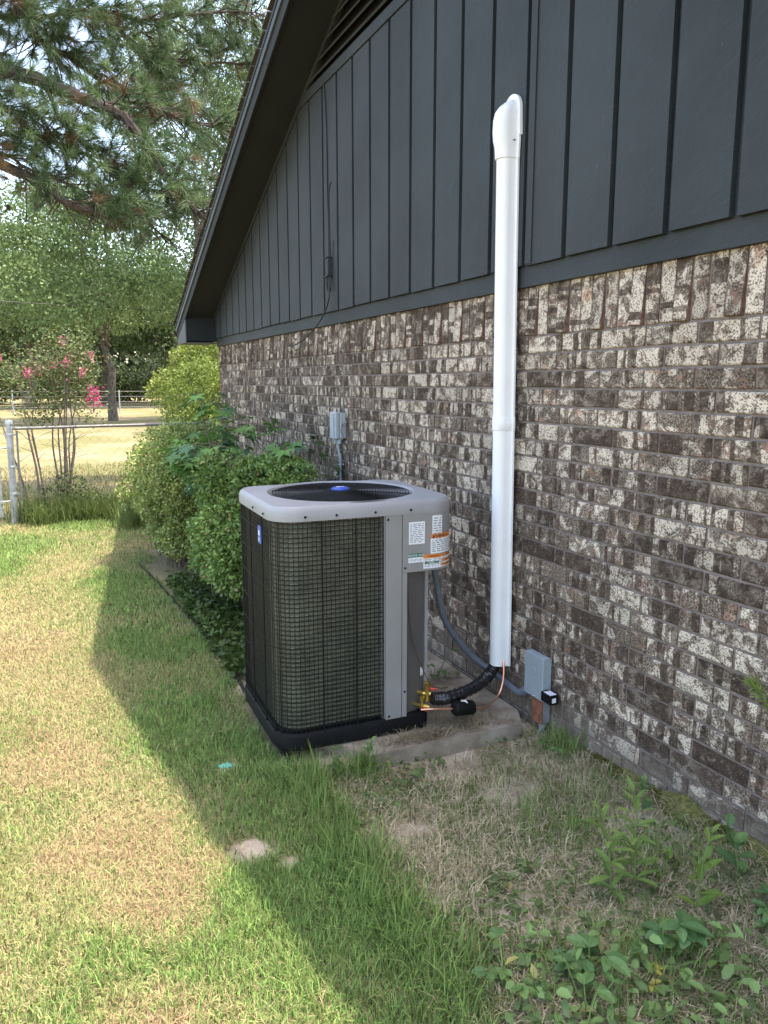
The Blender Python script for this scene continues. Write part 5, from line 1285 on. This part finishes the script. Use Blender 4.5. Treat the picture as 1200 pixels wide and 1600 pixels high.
# ------------------------------------------------------------------ weeds one can point at
LANCE = [leaf_mesh('leaf', oval_leaf(.085, .26), c) for c in ((.17, .255, .06), (.135, .21, .05), (.22, .30, .08))]
BROAD = [leaf_mesh('leaf', oval_leaf(.085, .62), c) for c in ((.11, .20, .06), (.14, .235, .07), (.095, .17, .06))]
TREF = [leaf_mesh('leaf', oval_leaf(.10, .55), c) for c in ((.095, .185, .065), (.125, .22, .075))]
LIME = [leaf_mesh('leaf', oval_leaf(.075, .32), c) for c in ((.17, .24, .045), (.14, .22, .04))]
YEL = [leaf_mesh('leaf', oval_leaf(.06, .5), c) for c in ((.42, .36, .08), (.30, .30, .07))]
def stalk(name, label, x, y, h, lean, nl, ms, seed, lsize=1.0, up=.25, group=None, stemm='stem'):
    z = gz1(x, y); t = thing(name, label, 'weed', (x, y, z), 0, group); rg = random.Random(seed)
    top = Vector((lean[0], lean[1], h)); path = smooth_path([Vector((0, 0, -.01)), top*.5+Vector((-lean[0]*.2, -lean[1]*.2, .02)), top], 5)
    MB().tube(path, [.0032*(1-.6*i/(len(path)-1)) for i in range(len(path))], 5).build('stem', M[stemm], t)
    for k in range(nl):
        u = .2+.8*(k+.5)/nl; i = min(len(path)-1, int(u*(len(path)-1))); az = k*2.4+rg.uniform(-.4, .4); d = Vector((math.cos(az), math.sin(az), up+.5*u+rg.uniform(-.2, .2)))
        put_leaf(rg.choice(ms), t, path[i], d, rg.uniform(-.3, .3), lsize*(1.15-.55*u)*rg.uniform(.8, 1.2))
    return t
WG = 'broad and narrow leaved weeds in the bare bed'
stalk('tall_weed', 'taller lance leaved weed with paler leaves nearer the wall in the bed', -.50, 1.67, .34, (.03, .06), 26, LANCE, 1, 1.0, .1, WG)
stalk('tall_weed', 'lance leaved weed leaning left beside its taller twin in the bed', -.60, 1.66, .32, (-.03, .05), 22, LANCE, 2, .95, .1, WG)
stalk('tall_weed', 'lime green sprig with long pointed leaves low in the right corner', -.42, 1.50, .26, (.09, .04), 14, LIME, 3, 1.0, .35, WG)
stalk('tall_weed', 'small upright leafy weed at the front of the slab', -.93, 2.83, .17, (.02, -.02), 9, BROAD, 4, .55, .5, WG)
stalk('tall_weed', 'dark leaved weed close to the mossy wall foot', -.14, 2.02, .15, (.0, .0), 9, BROAD, 5, .6, .2, WG)
stalk('tall_weed', 'toothed broad leaf seedling by the moss near the frame edge', -.17, 1.56, .20, (-.02, .04), 9, BROAD, 6, .85, .4, WG)
stalk('dead_stalk', 'dry brown dead flower stalk standing by the brick wall', -.16, 2.07, .34, (.06, .03), 6, [leaf_mesh('leaf', oval_leaf(.05, .3), (.16, .12, .07))], 7, .7, -.3, None, 'deadstem')
def rosette(label, x, y, n, ms, seed, h=.10, sc=1.0, name='broadleaf_weed', spread=.06):
    z = gz1(x, y); t = thing(name, label, 'weed', (x, y, z), 0, WG); rg = random.Random(seed); mb = MB()
    for k in range(n):
        az = rg.uniform(0, 6.28); p = Vector((math.cos(az)*rg.uniform(.01, spread), math.sin(az)*rg.uniform(.01, spread), rg.uniform(.35, 1)*h)); mb.tube([(0, 0, 0), p*.5+Vector((0, 0, h*.15)), p], .0017, 4, False)
        for j in range(3):
            a = az+(j-1)*1.0; put_leaf(rg.choice(ms), t, p, (math.cos(a), math.sin(a), rg.uniform(-.25, .25)), rg.uniform(-.4, .4), sc*rg.uniform(.5, .85))
    mb.build('stem', M['stem'], t); return t
rosette('dark green three leaf weed with large leaves at the lower right', -.60, 1.40, 5, TREF, 11, .13, 1.0)
rosette('palmate leaf weed at the bottom beside the edging end', -.87, 1.44, 5, TREF, 12, .12, .95)
rosette('clump of mid green three leaf weeds by the lower end of the edging', -1.06, 1.52, 7, BROAD, 13, .10, .62, spread=.11)
rosette('small yellowing weed among green leaves at the bottom', -.78, 1.36, 4, YEL, 14, .06, .8)
rosette('low green weed in the middle of the bare bed', -.78, 1.93, 4, BROAD, 15, .05, .55)
rosette('low dark weed in front of the slab', -.70, 2.68, 4, BROAD, 16, .06, .45)
rosette('bluish small weed near the edging below the heat pump', -.98, 2.52, 4, BROAD, 17, .05, .4)
rosette('leafy weed clump under the electrical boxes', -.10, 2.58, 6, BROAD, 18, .10, .55, spread=.09)
rosette('wide dark leaf weed at the right edge under the wall', -.22, 1.40, 5, TREF, 19, .09, .85)
rosette('weed with pale leaves between the tall weeds and the moss', -.27, 1.72, 4, LIME, 20, .07, .7)
rosette('clump of leaves on the lawn edge near the heat pump corner', -1.05, 2.93, 6, BROAD, 21, .07, .5, spread=.12)
rosette('dense green weed clump at the bottom edge of the bed', -.98, 1.32, 8, BROAD, 22, .10, .7, spread=.14)
rosette('green weed in shade behind the pipes by the wall', -.20, 3.55, 9, BROAD, 23, .20, .6, spread=.12)
# feathery spray poking in at the right edge
spray = thing('feathery_weed', 'feathery yellow green weed leaning in at the right edge before the wall', 'weed', (-.10, 1.20, -.01)); n = 260
sp_path = smooth_path([(0, 0, 0), (.0, .10, .30), (.0, .24, .52), (.0, .345, .62), (.0, .42, .675)], 5)
MB().tube(sp_path, [.004]*10+[.002]*(len(sp_path)-10), 5).build('stem', M['stem'], spray)
k_ = rng.integers(10, len(sp_path), n); P = np.array(sp_path)[k_]; V, F, C = leaves(P, rng.normal(0, 1, (n, 3))*[.6, .6, .5]+[0, .6, .3], rng.uniform(.02, .05, n), .005, np.array([.19, .25, .06])*rng.uniform(.6, 1.4, (n, 1)))
new_obj('leaves', np_mesh('leaves', V, F, M['leaf'], C), None, spray)
# small things on the ground
def clod(x, y, r, label, mat='stone', name='dirt_clod', cat='clod', flat=.45):
    import bmesh
    bm = bmesh.new(); bmesh.ops.create_icosphere(bm, subdivisions=2, radius=1)
    rg = random.Random(int(x*1000)+int(y*77))
    for v in bm.verts: k = rg.uniform(.78, 1.15); v.co = Vector((v.co.x*r*k*1.3, v.co.y*r*k, v.co.z*r*k*flat))
    me = bpy.data.meshes.new(name); bm.to_mesh(me); bm.free(); me.materials.append(M[mat]); o_ = new_obj(name, me); o_.location = (x, y, gz1(x, y)+r*flat*.25); tag(o_, label, cat); return o_
tag(clod(-1.462, 3.166, .028, 'faded teal plastic scrap lying in the grass', 'teal', 'plastic_scrap', 'plastic scrap', .25), 'faded teal plastic scrap lying in the grass', 'plastic scrap')
# overhead line far left
tag(MB().tube([(-9, 30, 5.0), (-2.6, 32, 4.55), (8, 35, 4.6)], .012, 5).build('utility_wire', M['cable']), 'thin overhead utility wire crossing before the oak', 'wire')
